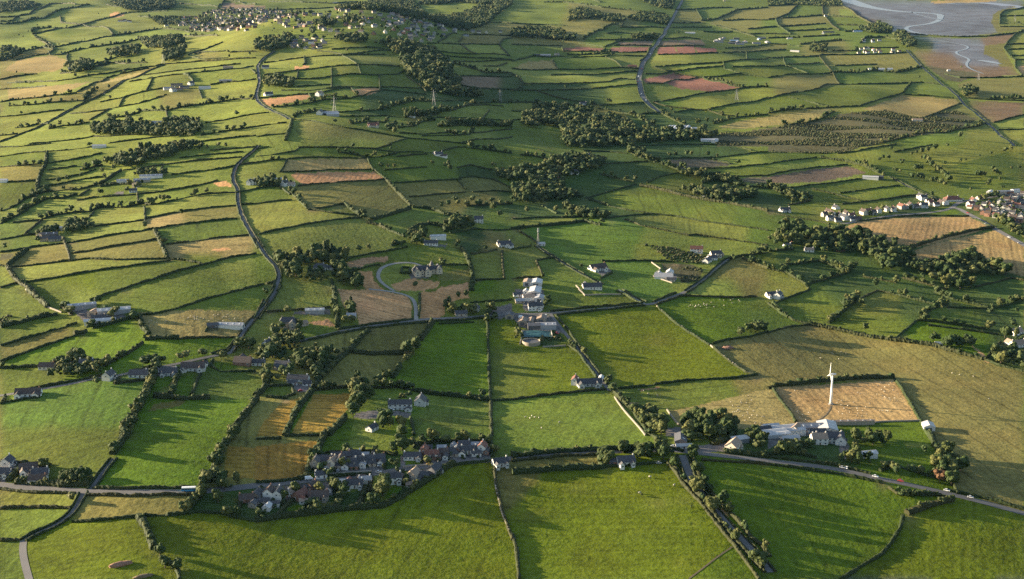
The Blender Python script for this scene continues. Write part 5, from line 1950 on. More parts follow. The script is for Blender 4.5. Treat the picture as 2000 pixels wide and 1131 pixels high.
H_('B3',1590,875,'e',13,8,10,'cream','slate')
H_('B3',1560,895,'b',11,7,20,'white','slate')
H_('B3',1620,868,'g',8,6,30,'stone','tan_tile')
H_('B3',625,1122,'l',20,9,6,'white','slate','dark roofed bungalow inside a pale walled square garden')
H_('B3',480,222,'c',14,8,10,'white','slate','bright white house deep in the wooded valley')
H_('B3',350,255,'b',13,8,20,'brick','brown_tile')
H_('B3',490,118,'F',12,7,10,'white','tan_tile')
H_('B3',575,108,'e',12,8,10,'white','slate')
H_('B3',545,120,'b',10,7,10,'white','slate')
H_('B3',1465,385,'h',12,9,80,'stone','slate','tall grey stone house among the lane-side trees')
H_('B3',1495,405,'b',9,6,70,'cream','slate')
H_('B3',120,1090,'f',14,8,84,'pale_metal','tan_tile','tan roofed shed at the back of the pale workshop yard')
H_('B3',190,1095,'f',17,12,84,'pale_metal','pale_metal','pale roofed workshop at the back of the yard')
H_('B3',230,785,'g',8,5,10,'white','pale_metal','small white hut at the foot of the lattice mast',kind='hut')
# sheet B4
H_('B4',200,755,'e',11,8,60,'brick','red_tile','red roofed house in the trees of the long brook wood')
H_('B4',130,522,'c',15,8,15,'white','slate','white house with a dark roof alone above the lane')
H_('B4',565,825,'b',11,7,30,'brick','slate')
H_('B4',320,832,'b',11,6,0,'white','tan_tile')
H_('B4',150,800,'b',10,6,20,'white','slate')
H_('B4',800,268,'f',24,9,-18,'white','pale_metal','long pale barn where the straight lane leaves the wood')
H_('B4',860,265,'f',16,9,-18,'dark_metal','slate','dark roofed barn beside the long pale barn')
H_('B4',1440,435,'p',24,14,4,'white','red_tile','large white building with big red roofs at the village crossroads',kind='inn')
H_('B4',1735,385,'f',16,9,60,'white','pale_metal','white gabled hall beside the parkland road',kind='hall')
H_('B4',1820,382,'f',14,8,12,'stone','grey_metal')
H_('B4',1880,380,'f',12,7,12,'brick','grey_metal')
H_('B4',1930,370,'f',12,7,20,'white','pale_metal')
# sheet C4
H_('C4',30,55,'c',13,8,15,'white','slate','white house with gables beside the sheep pasture hedge')
H_('C4',78,65,'e',10,7,60,'white','slate','white gabled house on the sunny side of the sheep pasture')
H_('C4',1930,345,'l',14,9,30,'white','tan_tile','tan roofed house among the eastern trees')
H_('C4',1950,440,'l',16,9,20,'white','tan_tile','pale roofed house behind the round dark trees at the edge')
H_('C4',1330,436,'g',7,5,0,'white','pale_metal','little pale shed among the ditch-side trees')
H_('C4',1250,1085,'F',11,9,84,'white','pale_metal','white round shouldered shed standing alone at the wall end')
H_('C4',460,1100,'f',20,15,84,'pale_metal','pale_metal','big grey and white barn in front of the turbine field',detail=2)
H_('C4',110,1118,'d',34,14,12,'white','pale_metal','long white roofed dairy shed behind the garden trees')
H_('C4',330,1090,'F',20,9,8,'grey_metal','grey_metal','low grey shed between the dairy shed and the big barn')
H_('C4',620,1052,'F',44,3.4,3,'stone','tan_tile','very long low shed built against the turbine field wall',kind='lean-to')
# sheets D3, D4
H_('D4',470,62,'h',23,9,4,'white','slate','large white house with rows of windows and a slate roof',chim=2)
H_('D4',395,70,'h',12,9,4,'white','tan_tile','white block with a tan roof joined to the large windowed house')
H_('D4',50,20,'d',22,12,14,'white','pale_metal','white roofed shed nearest the road among garden trees')
H_('D4',745,178,'F',20,7,12,'white','pale_metal','low white greenhouse between round garden trees',kind='greenhouse')
H_('D3',1725,122,'e',13,9,62,'cream','tan_tile','pale gabled barn with a sunlit end at the road bend',kind='barn',chim=0)
H_('D3',1770,60,'F',14,8,20,'grey_metal','pale_metal','grey shed behind the pale gabled barn')
H_('D3',1315,60,'F',16,9,84,'dark_metal','dark_metal','dark shed beside the crossroads trees')
H_('D3',1340,110,'g',12,4,4,'white','pale_metal','long low white hut along the crossroads yard',kind='hut')
H_('D3',885,230,'c',13,9,12,'white','slate','white gabled house alone on the roadside pasture')
H_('D3',800,230,'g',8,6,0,'brick','slate','dark garage beside the lone roadside house')
# sheets D1, D2
H_('D1',62,255,'e',9,8,85,'white','slate','white gabled house at the top of the lower road cluster')
H_('D1',22,322,'c',12,8,0,'white','slate','white house with a porch beside the lower road')
H_('D1',245,285,'c',16,9,20,'white','brown_tile','brown roofed house behind the lower road gardens')
H_('D1',318,320,'b',11,8,10,'white','slate','dark roofed white bungalow in the lower road gardens')
H_('D1',300,372,'b',12,8,0,'white','brown_tile','front bungalow of the lower road gardens')
H_('D2',465,255,'e',10,8,85,'stone','slate','grey house at the left end of the upper village row')
H_('D2',545,225,'c',13,9,10,'white','slate','wide white house second in the upper village row')
H_('D2',600,250,'e',10,7,70,'cream','tan_tile','tan house standing forward of the upper village row')
H_('D2',662,235,'e',11,7.5,85,'white','brown_tile','brown roofed white house third in the upper village row')
H_('D2',735,240,'c',12,8,8,'white','slate','white gabled house in the middle of the upper village row')
H_('D2',800,228,'c',12,8,8,'white','slate','white gabled house just past the middle of the upper village row')
H_('D2',880,215,'c',12,8,8,'white','slate','white gabled house near the right end of the upper village row')
H_('D2',955,205,'b',12,8,8,'brick','slate','dark house closing the right end of the upper village row')
H_('D2',770,175,'b',11,8,8,'white','slate','house with a white gable behind the upper village row')
H_('D2',690,185,'b',11,8,8,'brick','slate','dark roofed house behind the upper village row')
H_('D2',505,335,'b',10,7,20,'white','slate','low white house at the road end of the village')
H_('D2',10,490,'b',12,8,80,'stone','slate','dark house at the left end of the lower village row')
H_('D2',105,490,'e',11,8,82,'white','brown_tile','tall house with a sunlit pink gable in the lower village row')
H_('D2',175,500,'e',11,8,84,'white','slate','dark roofed house with a white front in the lower village row')
H_('D2',275,470,'b',11,8,70,'white','tan_tile','tan roofed house with a bright gable in the lower village row')
H_('D2',345,495,'c',14,9,60,'brick','red_tile','red brown house with steep roofs in the lower village row')
H_('D2',490,500,'c',17,9,3,'stone','brown_tile','wide brown bungalow with roof lights in the lower village row')
H_('D2',440,420,'b',10,7,60,'brick','brown_tile','small brown house tucked behind the wide brown bungalow')
H_('D2',650,395,'g',12,6,3,'brick','pale_metal','flat looking white topped garage beside the hedge')
H_('D2',770,408,'c',15,8.5,6,'white','slate','white house with two gables below the village road')
H_('D2',850,375,'b',11,7,15,'white','grey_metal','pale roofed house beside the two gabled house')
H_('D2',1082,375,'e',12,8.5,10,'white','slate','white house with sunlit end wall by the round trees')
H_('D2',1230,350,'e',13,9,70,'stone','tan_tile','tan stone house with tall gables below the road')
H_('D2',1290,345,'b',12,8,10,'stone','slate','slate roofed house beside the tan stone house')
H_('D2',1395,308,'e',13,8,60,'dark_metal','slate','dark roofed house set against the field hedge')
H_('D2',1215,410,'g',8,5,5,'cream','tan_tile','small shed with bright wall below the tan stone house')
H_('D2',1220,190,'b',16,8,4,'white','slate','white bungalow at the left end of the roadside village row')
H_('D2',1315,160,'e',9,7,84,'brick','red_tile','tall red brick house in the roadside village row')
H_('D2',1370,175,'c',13,8,6,'white','red_tile','white house with red roof in the roadside village row')
H_('D2',1450,160,'b',12,8,6,'brick','brown_tile','brown roofed house in the roadside village row')
H_('D2',1515,155,'b',11,8,6,'white','slate','slate roofed house in the middle of the roadside village row')
H_('D2',1570,140,'b',10,8,84,'brick','slate','dark house with its gable to the road in the village row')
H_('D2',1660,142,'c',15,8,6,'white','slate','wide white house near the right end of the roadside row')
H_('D2',1625,95,'b',11,7,6,'white','slate','house behind the wide white house of the roadside row')
H_('D2',1765,135,'e',10,8,78,'white','red_tile','white gabled house with red roof at the right end of the row')
H_('D2',1905,240,'c',14,9,20,'white','slate','white gabled house at the junction past the village')
# sheets A1-A4: far farms
for t, x, y, ty, L, W, a, wl, rf in (('A1',1310,700,'F',16,9,20,'white','grey_metal'),('A1',1350,715,'e',12,8,60,'white','tan_tile'),('A1',1395,705,'F',16,8,20,'stone','red_tile'),('A1',1440,690,'F',18,9,20,'stone','slate'),('A1',1380,672,'F',22,9,10,'stone','slate'),('A1',1490,665,'e',12,8,60,'white','slate'),('A1',1600,695,'F',22,8,10,'white','pale_metal'),('A1',1175,325,'e',14,9,10,'white','slate'),('A1',1300,205,'l',14,9,20,'white','slate'),('A1',1215,970,'F',40,10,4,'white','grey_metal'),('A1',1350,985,'F',26,9,4,'grey_metal','grey_metal'),('A1',1780,535,'F',20,8,8,'stone','tan_tile'),('A1',570,545,'F',22,8,8,'stone','grey_metal'),('A1',1550,240,'b',13,8,0,'white','slate'),('A1',1760,640,'F',24,7,8,'stone','grey_metal'),
 ('A2',100,745,'l',14,9,20,'white','slate'),('A2',495,748,'e',13,9,60,'white','tan_tile'),('A2',500,895,'e',13,9,80,'white','slate'),('A2',560,895,'F',34,12,8,'dark_metal','grey_metal'),('A2',600,905,'F',20,9,8,'grey_metal','pale_metal'),('A2',915,990,'c',18,10,10,'cream','red_tile'),('A2',75,533,'l',14,9,10,'white','slate'),('A2',1220,915,'e',10,8,0,'white','slate'),('A2',1640,285,'F',16,8,0,'grey_metal','grey_metal'),('A2',780,45,'F',40,12,6,'white','pale_metal'),('A2',620,25,'F',30,10,6,'white','grey_metal'),('A2',430,340,'h',12,10,0,'white','slate'),
 ('A3',255,440,'F',30,10,4,'grey_metal','grey_metal'),('A3',350,440,'e',14,9,40,'white','tan_tile'),('A3',195,438,'F',16,8,4,'brick','slate'),('A3',470,280,'F',26,9,4,'white','pale_metal'),('A3',555,825,'e',13,8,10,'white','slate'),('A3',1390,262,'F',36,10,-4,'white','pale_metal'),('A3',1660,10,'F',14,8,0,'cream','tan_tile'),('A3',940,522,'F',22,8,0,'brick','red_tile'),('A3',1540,1105,'F',30,10,4,'white','pale_metal'),('A3',1580,1112,'F',14,9,70,'white','pale_metal'),('A3',1430,1015,'F',14,8,10,'white','pale_metal'),
 ('A4',470,255,'F',44,10,6,'stone','slate'),('A4',430,265,'e',12,9,70,'white','slate'),('A4',700,250,'F',34,10,6,'white','blue_metal'),('A4',170,305,'F',20,8,0,'white','pale_metal'),('A4',210,405,'F',30,9,-30,'white','pale_metal'),('A4',875,548,'F',70,14,2,'white','pale_metal'),('A4',1165,945,'F',20,8,-10,'cream','tan_tile'),('A4',1410,555,'F',9,6,0,'white','pale_metal'),('A4',450,130,'e',12,8,10,'white','slate'),('A4',190,0,'e',16,9,0,'white','tan_tile')):
    H_(t, x, y, ty, L, W, a, wl, rf)

# sheds, garages and lean-tos of the village gardens
for t, x, y, L, W, a, wl, rf in (('D2',520,200,7,5,10,'white','slate'),('D2',575,205,6,4,80,'brick','brown_tile'),('D2',630,262,6,4,10,'stone','slate'),('D2',700,262,7,5,84,'white','slate'),('D2',765,268,6,4,5,'brick','slate'),('D2',835,250,7,5,84,'white','grey_metal'),('D2',905,245,6,4,5,'stone','slate'),('D2',980,235,7,5,80,'white','slate'),('D2',850,180,6,5,5,'white','grey_metal'),('D2',925,165,6,4,84,'brick','slate'),('D2',620,175,6,4,5,'white','slate'),
 ('D2',560,270,6,4,84,'white','tan_tile'),('D2',60,540,8,5,5,'stone','slate'),('D2',90,585,7,5,80,'white','pale_metal'),('D2',150,560,6,4,5,'white','slate'),('D2',225,480,6,5,84,'brick','brown_tile'),('D2',380,540,7,4,5,'white','tan_tile'),('D2',570,440,7,5,84,'white','slate'),('D2',600,420,6,4,5,'brick','slate'),('D2',310,430,7,5,60,'white','brown_tile'),('D2',400,430,6,4,10,'stone','slate'),('D2',720,385,7,5,84,'white','red_tile'),('D2',820,355,6,5,5,'brick','brown_tile'),
 ('D2',1130,355,6,4,84,'stone','slate'),('D2',1340,330,7,5,10,'white','slate'),('D2',1260,390,6,4,60,'stone','slate'),('D2',1275,205,6,4,84,'white','slate'),('D2',1410,195,6,4,5,'brick','brown_tile'),('D2',1480,190,6,4,84,'white','slate'),('D2',1545,170,6,4,5,'stone','slate'),('D2',1610,165,6,5,84,'white','slate'),('D2',1720,165,7,5,5,'white','slate'),('D2',1800,150,6,4,84,'brick','slate'),('D2',1340,120,7,4,5,'white','slate'),('D2',1450,120,7,4,5,'stone','grey_metal'),('D2',1540,105,6,4,84,'white','grey_metal'),('D2',1700,100,8,5,5,'white','grey_metal'),
 ('D1',205,315,6,5,80,'white','slate'),('D1',340,345,6,4,5,'white','brown_tile'),('D1',100,300,7,5,10,'brick','slate'),('C1',1210,640,6,4,5,'white','slate'),('C1',1420,640,7,5,80,'white','slate'),('C1',1590,590,7,5,5,'white','slate'),('C1',290,835,6,5,80,'white','brown_tile'),('C2',170,620,7,5,60,'stone','slate'),('C2',290,740,7,5,5,'white','slate'),('C2',1190,945,7,5,84,'white','slate'),('C2',1085,905,8,5,5,'stone','slate'),('C3',40,50,8,5,10,'white','slate'),('C3',225,130,8,6,84,'white','grey_metal'),('C3',60,100,9,6,10,'stone','grey_metal'),('C3',110,25,8,6,84,'white','pale_metal')):
    H_(t, x, y, 'g', L, W, a, wl, rf)

H_('C4',20,1090,'F',13,8,12,'white','pale_metal','white roofed byre at the left end of the dairy sheds',kind='barn')
H_('C3',1960,1112,'b',12,7,20,'white','slate','low white cottage at the left end of the dairy yard')
H_('C4',215,1120,'e',10,7,60,'white','tan_tile','white gabled store in the middle of the dairy sheds',kind='barn',chim=0)
H_('C4',385,1130,'b',13,7,4,'white','slate','slate roofed white range below the low grey shed',kind='barn',chim=0)
H_('D4',560,78,'e',9,8,84,'white','slate','white gabled end wing of the large windowed house')
H_('D4',170,55,'F',14,7,16,'white','pale_metal','small white shed in the trees below the dairy sheds')

H_('D1',1925,520,'b',10,7,10,'brick','brown_tile','brown house at the far left end of the lower village gardens')
H_('D1',1975,560,'g',7,5,84,'stone','slate','grey shed at the far left end of the lower village gardens')

def grid_houses(t, poly, sx, sy, ang, seed, walls, roofs, cap=999, L=(9, 12), keep=.72, turn=8):
    """streets of houses inside an outline, as spots only"""
    pl = tile(t, poly); w = world(pl); r = np.random.default_rng(seed); c = w.mean(0); a = R(ang)
    ext = np.abs(w-c).max()*1.5; gx, gy = np.meshgrid(np.arange(-ext, ext, sx), np.arange(-ext, ext, sy))
    X = c[0]+gx*math.cos(a)-gy*math.sin(a)+r.uniform(-.42, .42, gx.shape)*sx; Y = c[1]+gx*math.sin(a)+gy*math.cos(a)+r.uniform(-.45, .45, gx.shape)*sy
    px, py = project(X, Y, height(X, Y)); k = inpoly(px, py, pl)
    return [(x, y, ang+(90 if r.random() < .25 else 0)+r.uniform(-turn, turn), walls[int(r.integers(len(walls)))], roofs[int(r.integers(len(roofs)))], r.uniform(*L)) for x, y in zip(X[k], Y[k]) if r.random() < keep][:cap]
ESTATE = grid_houses('B4', [(1545,490),(1700,460),(1850,410),(1998,395),(1998,640),(1900,610),(1760,590)], 12, 20, -28, 1, ['white', 'grey_render', 'white', 'brick'], ['brown_tile', 'slate', 'slate', 'red_tile'], L=(7, 8.9), keep=.95)
ROWS = [('B4', [(440,560),(480,590),(500,560),(545,600),(560,565),(600,585),(610,555),(655,590),(650,560),(700,590),(530,500),(470,540),(745,545),(780,540),(820,545),(860,530),(930,520),(985,520),(1040,500),(1075,495),(1110,490),(1150,490),(1190,485),(1215,490),(1190,420),(1210,430),(1270,470),(1310,475),(1350,460),(1380,465),(1255,450),(1580,480),(1600,440),(1650,425)])]
TOWN = []
for poly, sx, sy in (([(600,60),(1000,110),(1300,150),(1500,200),(1750,220),(1700,270),(1480,250),(1180,130),(900,130),(640,125)], 30, 90), ([(0,60),(250,100),(0,100)], 24, 60), ([(880,200),(620,280),(800,330),(1000,340),(1130,300)], 32, 80), ([(0,90),(250,105),(640,125),(900,130),(900,200),(700,270),(500,250),(300,230),(0,190)], 21, 60), ([(880,130),(1180,130),(1480,250),(1480,290),(1340,340),(1130,300),(900,240)], 20, 60), ([(250,300),(500,300),(590,360),(430,400),(250,380)], 17, 40)):
    TOWN += grid_houses('A2', poly, sx, sy, 8, len(TOWN)+3, ['grey_render', 'grey_render', 'stone', 'stone', 'brick', 'cream'], ['pale_slate', 'brown_tile', 'slate', 'pale_slate'], L=(9, 15), turn=45)
TOWN += grid_houses('A1', [(1360,150),(1560,120),(1700,65),(2000,70),(2000,240),(1540,250),(1400,200)], 20, 55, 12, 77, ['stone', 'grey_render', 'brick', 'cream'], ['brown_tile', 'brown_tile', 'slate', 'pale_slate'], L=(9, 15), turn=45)
TOWN += grid_houses('A1', [(920,165),(1090,145),(1100,170),(940,185)], 22, 60, 5, 78, ['white'], ['slate', 'red_tile'], L=(10, 14))
TOWN += grid_houses('A2', [(1720,255),(1998,250),(1998,275),(1720,275)], 22, 70, 0, 79, ['white', 'cream'], ['slate', 'brown_tile'], L=(10, 14))
TOWN += grid_houses('A4', [(690,385),(860,380),(1050,400),(1040,420),(700,425)], 20, 60, 0, 80, ['white', 'cream'], ['slate', 'red_tile'], L=(10, 16))
TOWN += grid_houses('A4', [(700,315),(870,315),(870,332),(710,335)], 20, 70, 0, 81, ['white'], ['slate', 'brown_tile'], L=(10, 14))
EST = grid_houses('A3', [(1510,310),(1660,300),(1998,300),(1998,350),(1700,350)], 40, 90, 0, 82, ['grey_metal', 'grey_render', 'dark_metal'], ['blue_metal', 'grey_metal', 'dark_metal', 'grey_metal', 'tan_tile'], L=(18, 34))
PROTO = {}
def spot_house(x, y, ang, wall, roof, L, nm='house'):
    k = (wall, roof, int(L))
    if k not in PROTO:
        barn = 'metal' in wall or 'metal' in roof
        o = build_house(nm, x, y, ang, blocks_for('f' if barn else ('b' if int(L) % 2 else 'e'), int(L), (8 if L >= 9 else 6.5) if not barn else L*.5), wall, roof, 1, -1 if barn else 1); PROTO[k] = o
        return o
    p = PROTO[k]; r = p.copy(); COL.objects.link(r); r.location = (x, y, float(height(x, y))); r.rotation_euler = (0, 0, R(ang))
    for ch in list(p.children):
        c = ch.copy(); COL.objects.link(c); c.parent = r
        for g in ch.children:
            d = g.copy(); COL.objects.link(d); d.parent = c
    return r
def spot_label(o, x, y, wall, roof, nm='house'):
    px, py = project(x, y, float(height(x, y))); li, rel = relation(float(px), float(py))
    queue(o, f'{WN[wall]} {nm} with {RN[roof]} {rel}', float(px), float(py), nm, f'{nm}s by {MARKS[li][2]}')
for t, pts in ROWS:
    r = random.Random(4)
    for x, y in pts:
        X, Y, p = at(t, x, y); wl, rf, L = r.choice(['white', 'grey_render', 'white', 'cream']), r.choice(['slate', 'brown_tile', 'brown_tile', 'red_tile']), r.choice([8, 9, 10])
        spot_label(spot_house(X, Y, 20+r.uniform(-15, 15)+(90 if r.random() < .4 else 0), wl, rf, L), X, Y, wl, rf)
for s in ESTATE: spot_label(spot_house(*s), s[0], s[1], s[3], s[4])
for s in EST: spot_label(spot_house(*s, 'warehouse'), s[0], s[1], s[3], s[4], 'warehouse')
def build_town():
    rest = sorted(TOWN, key=lambda s: -scale_at(s[0], s[1])); nh = sum(1 for o in COL.objects if o.parent is None and o.name.split('.')[0] in ('house', 'bungalow'))
    k = max(0, 296-nh)
    for s in rest[:k]: spot_label(spot_house(*s), s[0], s[1], s[3], s[4])
    mats = ['white', 'cream', 'stone', 'brick', 'grey_render', 'slate', 'brown_tile', 'red_tile', 'pale_slate']; ix = {m: i for i, m in enumerate(mats)}
    B = MB()
    for x, y, ang, wl, rf, L in rest[k:]:
        wb, rb = MB(), MB(); gable_block(wb, rb, 0, 0, L, 8, 4.6, 38, 'x'); z = float(height(x, y)); c, s = math.cos(R(ang)), math.sin(R(ang))
        for b, m in ((wb, wl), (rb, rf)):
            B.add([(p[0]*c-p[1]*s+x, p[0]*s+p[1]*c+y, p[2]+z) for p in b.v], b.f, ix[m])
    o = link('town_houses', B.mesh('town_houses', [M[m] for m in mats]))
    tag(o, 'close packed pale houses of the distant hillside town', 'town houses', None, 'stuff')
    print('houses', nh, 'town', len(TOWN))
build_town()
print('houses done', round(time.time()-T0, 1))

# ------------------------------------------------------------------ the mansion, turbine, masts, tank
def mansion():
    X, Y, p = at('B2', 1295, 1010)
    bl = [(0, 0, 20, 9, 5.4, 42, 'x', .3), (-6, -3, 13, 6, 5.5, 46, 'y', 0), (5, -3, 12, 6, 5.3, 46, 'y', 0), (-.5, -4.2, 5, 4, 5.0, 46, 'y', 0), (16, 5, 12, 7, 4.4, 42, 'x', 0), (19, 5.5, 12, 6.5, 4.6, 44, 'y', 0)]
    o = build_house('mansion', X, Y, 14, bl, 'pale_stone', 'slate', 2, 2); w = [c for c in o.children if c.name.startswith('wall')][0]
    t = MB(); t.tube([(12, 8, -1), (12, 8, 8.0)], [2.2, 2.2], 12); link('tower', t.mesh('tower', M['pale_stone']), o)
    t = MB(); t.tube([(12, 8, 8.0), (12, 8, 12.5)], [2.6, .1], 12); link('spire', t.mesh('spire', M['slate']), o)
    tag(o, 'large tan stone mansion with many gables, slate roofs and a pointed tower', 'mansion')
mansion()
def turbine():
    X, Y, p = at('C4', 490, 893); z = float(height(X, Y))
    root = link('wind_turbine', None, None, (X, Y, z)); tag(root, 'white three bladed wind turbine standing in the tan field', 'wind turbine')
    hub = 27.0
    b = MB(); b.tube([(0, 0, -.5), (0, 0, .7)], [2.4, 2.4], 16); link('base', b.mesh('base', M['concrete'], False), root)
    b = MB(); b.tube([(0, 0, .7), (0, 0, 9), (0, 0, 18), (0, 0, hub-.7)], [1.15, 1.0, .82, .62], 20); link('tower', b.mesh('tower', M['turbine'], True), root)
    n = MB(); n.tube([(-1.6, 0, hub), (-1.2, 0, hub), (1.8, 0, hub), (3.0, 0, hub+.1)], [.65, .95, .95, .6], 12); link('nacelle', n.mesh('nacelle', M['turbine'], True), root)
    h = MB(); h.tube([(-2.9, 0, hub), (-2.6, 0, hub), (-2.1, 0, hub), (-1.6, 0, hub)], [.1, .5, .75, .75], 12); hb = link('hub', h.mesh('hub', M['turbine'], True), root)
    bl = MB(); prof = [(0, .38, .34), (.9, .42, .34), (2.2, .95, .24), (5.5, .72, .15), (8.8, .46, .09), (11.0, .22, .04)]
    rings = []
    for r_, c, th in prof:
        tw = R(16)*(1-r_/11)
        ring = []
        for k in range(8):
            a = math.tau*k/8; y = c*math.cos(a)*.5*1.3; x = th*math.sin(a)
            ring.append((x*math.cos(tw)-y*math.sin(tw), x*math.sin(tw)+y*math.cos(tw)+c*.15, r_))
        rings.append(ring)
    vs = [v for rg in rings for v in rg]; fs = [[i*8+k, i*8+(k+1) % 8, (i+1)*8+(k+1) % 8, (i+1)*8+k] for i in range(len(prof)-1) for k in range(8)]+[[40+k for k in range(8)]]
    bl.add(vs, fs); bm_ = bl.mesh('blade', M['turbine'], True)
    for k in range(3):
        o = link('blade', bm_, root, (-2.15, 0, hub)); o.rotation_euler = (R(4+120*k), 0, 0)
turbine()
def lattice(name, X, Y, hgt, base, arms, label, cat, group=None, mat='steel', bar=.22):
    z = float(height(X, Y)); root = link(name, None, None, (X, Y, z), R(12))
    b = MB(); nl = 7; c = [(-1, -1), (1, -1), (1, 1), (-1, 1)]
    def wd(q): return base*(1-q)**1.4*.5+.35*(1-q*.4)
    for sx, sy in c: b.tube([(sx*wd(q), sy*wd(q), hgt*q-.4*(q == 0)) for q in np.linspace(0, 1, nl)], bar, 4)
    for i in range(nl-1):
        q0, q1 = i/(nl-1), (i+1)/(nl-1)
        for k in range(4):
            a, d = c[k], c[(k+1) % 4]
            b.tube([(a[0]*wd(q0), a[1]*wd(q0), hgt*q0), (d[0]*wd(q1), d[1]*wd(q1), hgt*q1)], bar*.7, 3)
            b.tube([(a[0]*wd(q1), a[1]*wd(q1), hgt*q1), (d[0]*wd(q1), d[1]*wd(q1), hgt*q1)], bar*.6, 3)
    link('tower', b.mesh('tower', M[mat]), root)
    for q, l in arms:
        a = MB(); zz = hgt*q
        for s in (-1, 1):
            a.tube([(s*wd(q), 0, zz+.5), (s*l, 0, zz+.1)], bar*.8, 4); a.tube([(s*wd(q), 0, zz-.5), (s*l, 0, zz)], bar*.7, 4); a.tube([(s*l, 0, zz), (s*l, 0, zz-1.6)], bar*.7, 4)
        link('cross_arm', a.mesh('cross_arm', M[mat]), root)
    tag(root, label, cat, group)
    return root
PYL = [('A2',613,892,30,'steel pylon beside the long dark farm shed under the rounded hill'),('A2',1388,830,30,'steel pylon in front of the steep dark wood'),('A2',1905,803,26,'steel pylon at the foot of the steep wood, farthest along the line'),('A3',1752,782,24,'thin pale pole pylon in the olive pasture below the red field'),('A4',1925,170,30,'steel pylon on the far shore of the creek'),('A4',1640,628,26,'steel pylon beside the saltmarsh bank'),('A1',1275,498,22,'thin pylon where the dark straight lane meets the trees')]
for t, x, y, h, lb in PYL:
    X, Y, p = at(t, x, y); lattice('pylon', X, Y, h, 6, [(.62, 5.5), (.76, 4.6), (.9, 3.6)], lb, 'pylon', 'pylons of the power line', 'steel', .2)
X, Y, p = at('B3', 203, 792); m_ = lattice('telecom_mast', X, Y, 22, 2.2, [], 'slim white lattice mast beside the hut above the lane', 'mast', None, 'grey_render', .16)
b = MB()
for q in (17.5, 20.0): b.tube([(-.9, -.5, q), (-.9, -.5, q+2)], .22, 6); b.tube([(.9, -.5, q), (.9, -.5, q+2)], .22, 6); b.tube([(0, 1, q), (0, 1, q+2)], .22, 6)
link('antenna', b.mesh('antenna', M['turbine']), m_)
# round slurry tank with a rim
X, Y, p = at('C3', 150, 418); root = link('slurry_tank', None, None, (X, Y, float(height(X, Y)))); tag(root, 'round open slurry tank with a pale rim at the farmyard edge', 'tank')
b = MB(); nseg = 40; rad = 8.6
ring = lambda r_, z: [(r_*math.cos(math.tau*k/nseg), r_*math.sin(math.tau*k/nseg), z) for k in range(nseg)]
b.add(ring(rad, -1)+ring(rad, 3.0)+ring(rad-.35, 3.0)+ring(rad-.35, .6), [[q*nseg+k, q*nseg+(k+1) % nseg, (q+1)*nseg+(k+1) % nseg, (q+1)*nseg+k] for q in range(3) for k in range(nseg)])
link('wall', b.mesh('wall', M['stone']), root)
b = MB(); b.add(ring(rad-.36, 1.7), [list(range(nseg))]); link('slurry', b.mesh('slurry', M['dark_metal']), root)
# silage clamp with sheeting
X, Y, p = at('C3', 195, 350); root = link('silage_clamp', None, None, (X, Y, float(height(X, Y))), R(3)); tag(root, 'dark teal sheeted silage clamp behind the round tank', 'silage clamp')
b = MB(); b.box(-14.4, -14, -8, 8, -1, 2.4); b.box(14, 14.4, -8, 8, -1, 2.4); b.box(-14, 14, 7.7, 8.1, -1, 2.3); link('wall', b.mesh('wall', M['concrete']), root)
nx_, ny_ = 15, 8; vs = [(-13.9+27.8*i/(nx_-1), -9+16.6*j/(ny_-1), 1.6*math.sin(math.pi*min(1, .15+.85*i/(nx_-1)))*min(1, j/2.5)+.5+.2*rng.uniform(-1, 1)) for j in range(ny_) for i in range(nx_)]
fs = [[j*nx_+i, j*nx_+i+1, (j+1)*nx_+i+1, (j+1)*nx_+i] for j in range(ny_-1) for i in range(nx_-1)]
link('sheeting', mesh('sheeting', vs, fs, M['teal'], True), root)
# glasshouses
for k in range(7):
    X, Y, p = at('A3', 1215+24*k, 1012); o = link('polytunnel', None, None, (X, Y, float(height(X, Y))), R(-14))
    b = MB(); prof = [(4.2*math.cos(math.pi*j/8), 3.4*math.sin(math.pi*j/8)) for j in range(9)]
    b.add([(x, yy, z) for yy in (-38, 38) for x, z in prof], [[j, j+1, 9+j+1, 9+j] for j in range(8)]+[list(range(9)), list(range(9, 18))])
    link('cover', b.mesh('cover', M['pale_metal']), o); d = MB(); d.box(-1.2, 1.2, -38.1, -37.98, 0, 2.4); link('door', d.mesh('door', M['dark_metal']), o)
    queue(o, 'long pale polytunnel beside the valley trees', p[0], p[1], 'polytunnel', 'polytunnels in the valley')
# stone mounds and dark round bush ring
def mound(t, x, y, L, W, Hh, ang, label, mat='drystone'):
    X, Y, p = at(t, x, y); v, f = ICO2; r = np.random.default_rng(int(x))
    v = v*(1+r.uniform(-.13, .13, (len(v), 1)))*[L/2, W/2, Hh]+[0, 0, Hh*.15]
    o = link('stone_mound', mesh('stone_mound', v, f, M[mat], True), None, (X, Y, float(height(X, Y))), R(ang)); tag(o, label, 'mound')
mound('D1', 945, 1022, 15, 4.2, 2.2, 22, 'long pale stony mound lying alone in the near pasture', 'brick')
mound('D1', 1120, 1112, 12, 4, 1.4, 25, 'lower grassy stone mound near the hedge corner bushes', 'dirt')
mound('C3', 1685, 455, 11, 7, 1.6, 0, 'dark reddish heap in the hollow beside the pasture wall', 'brick')

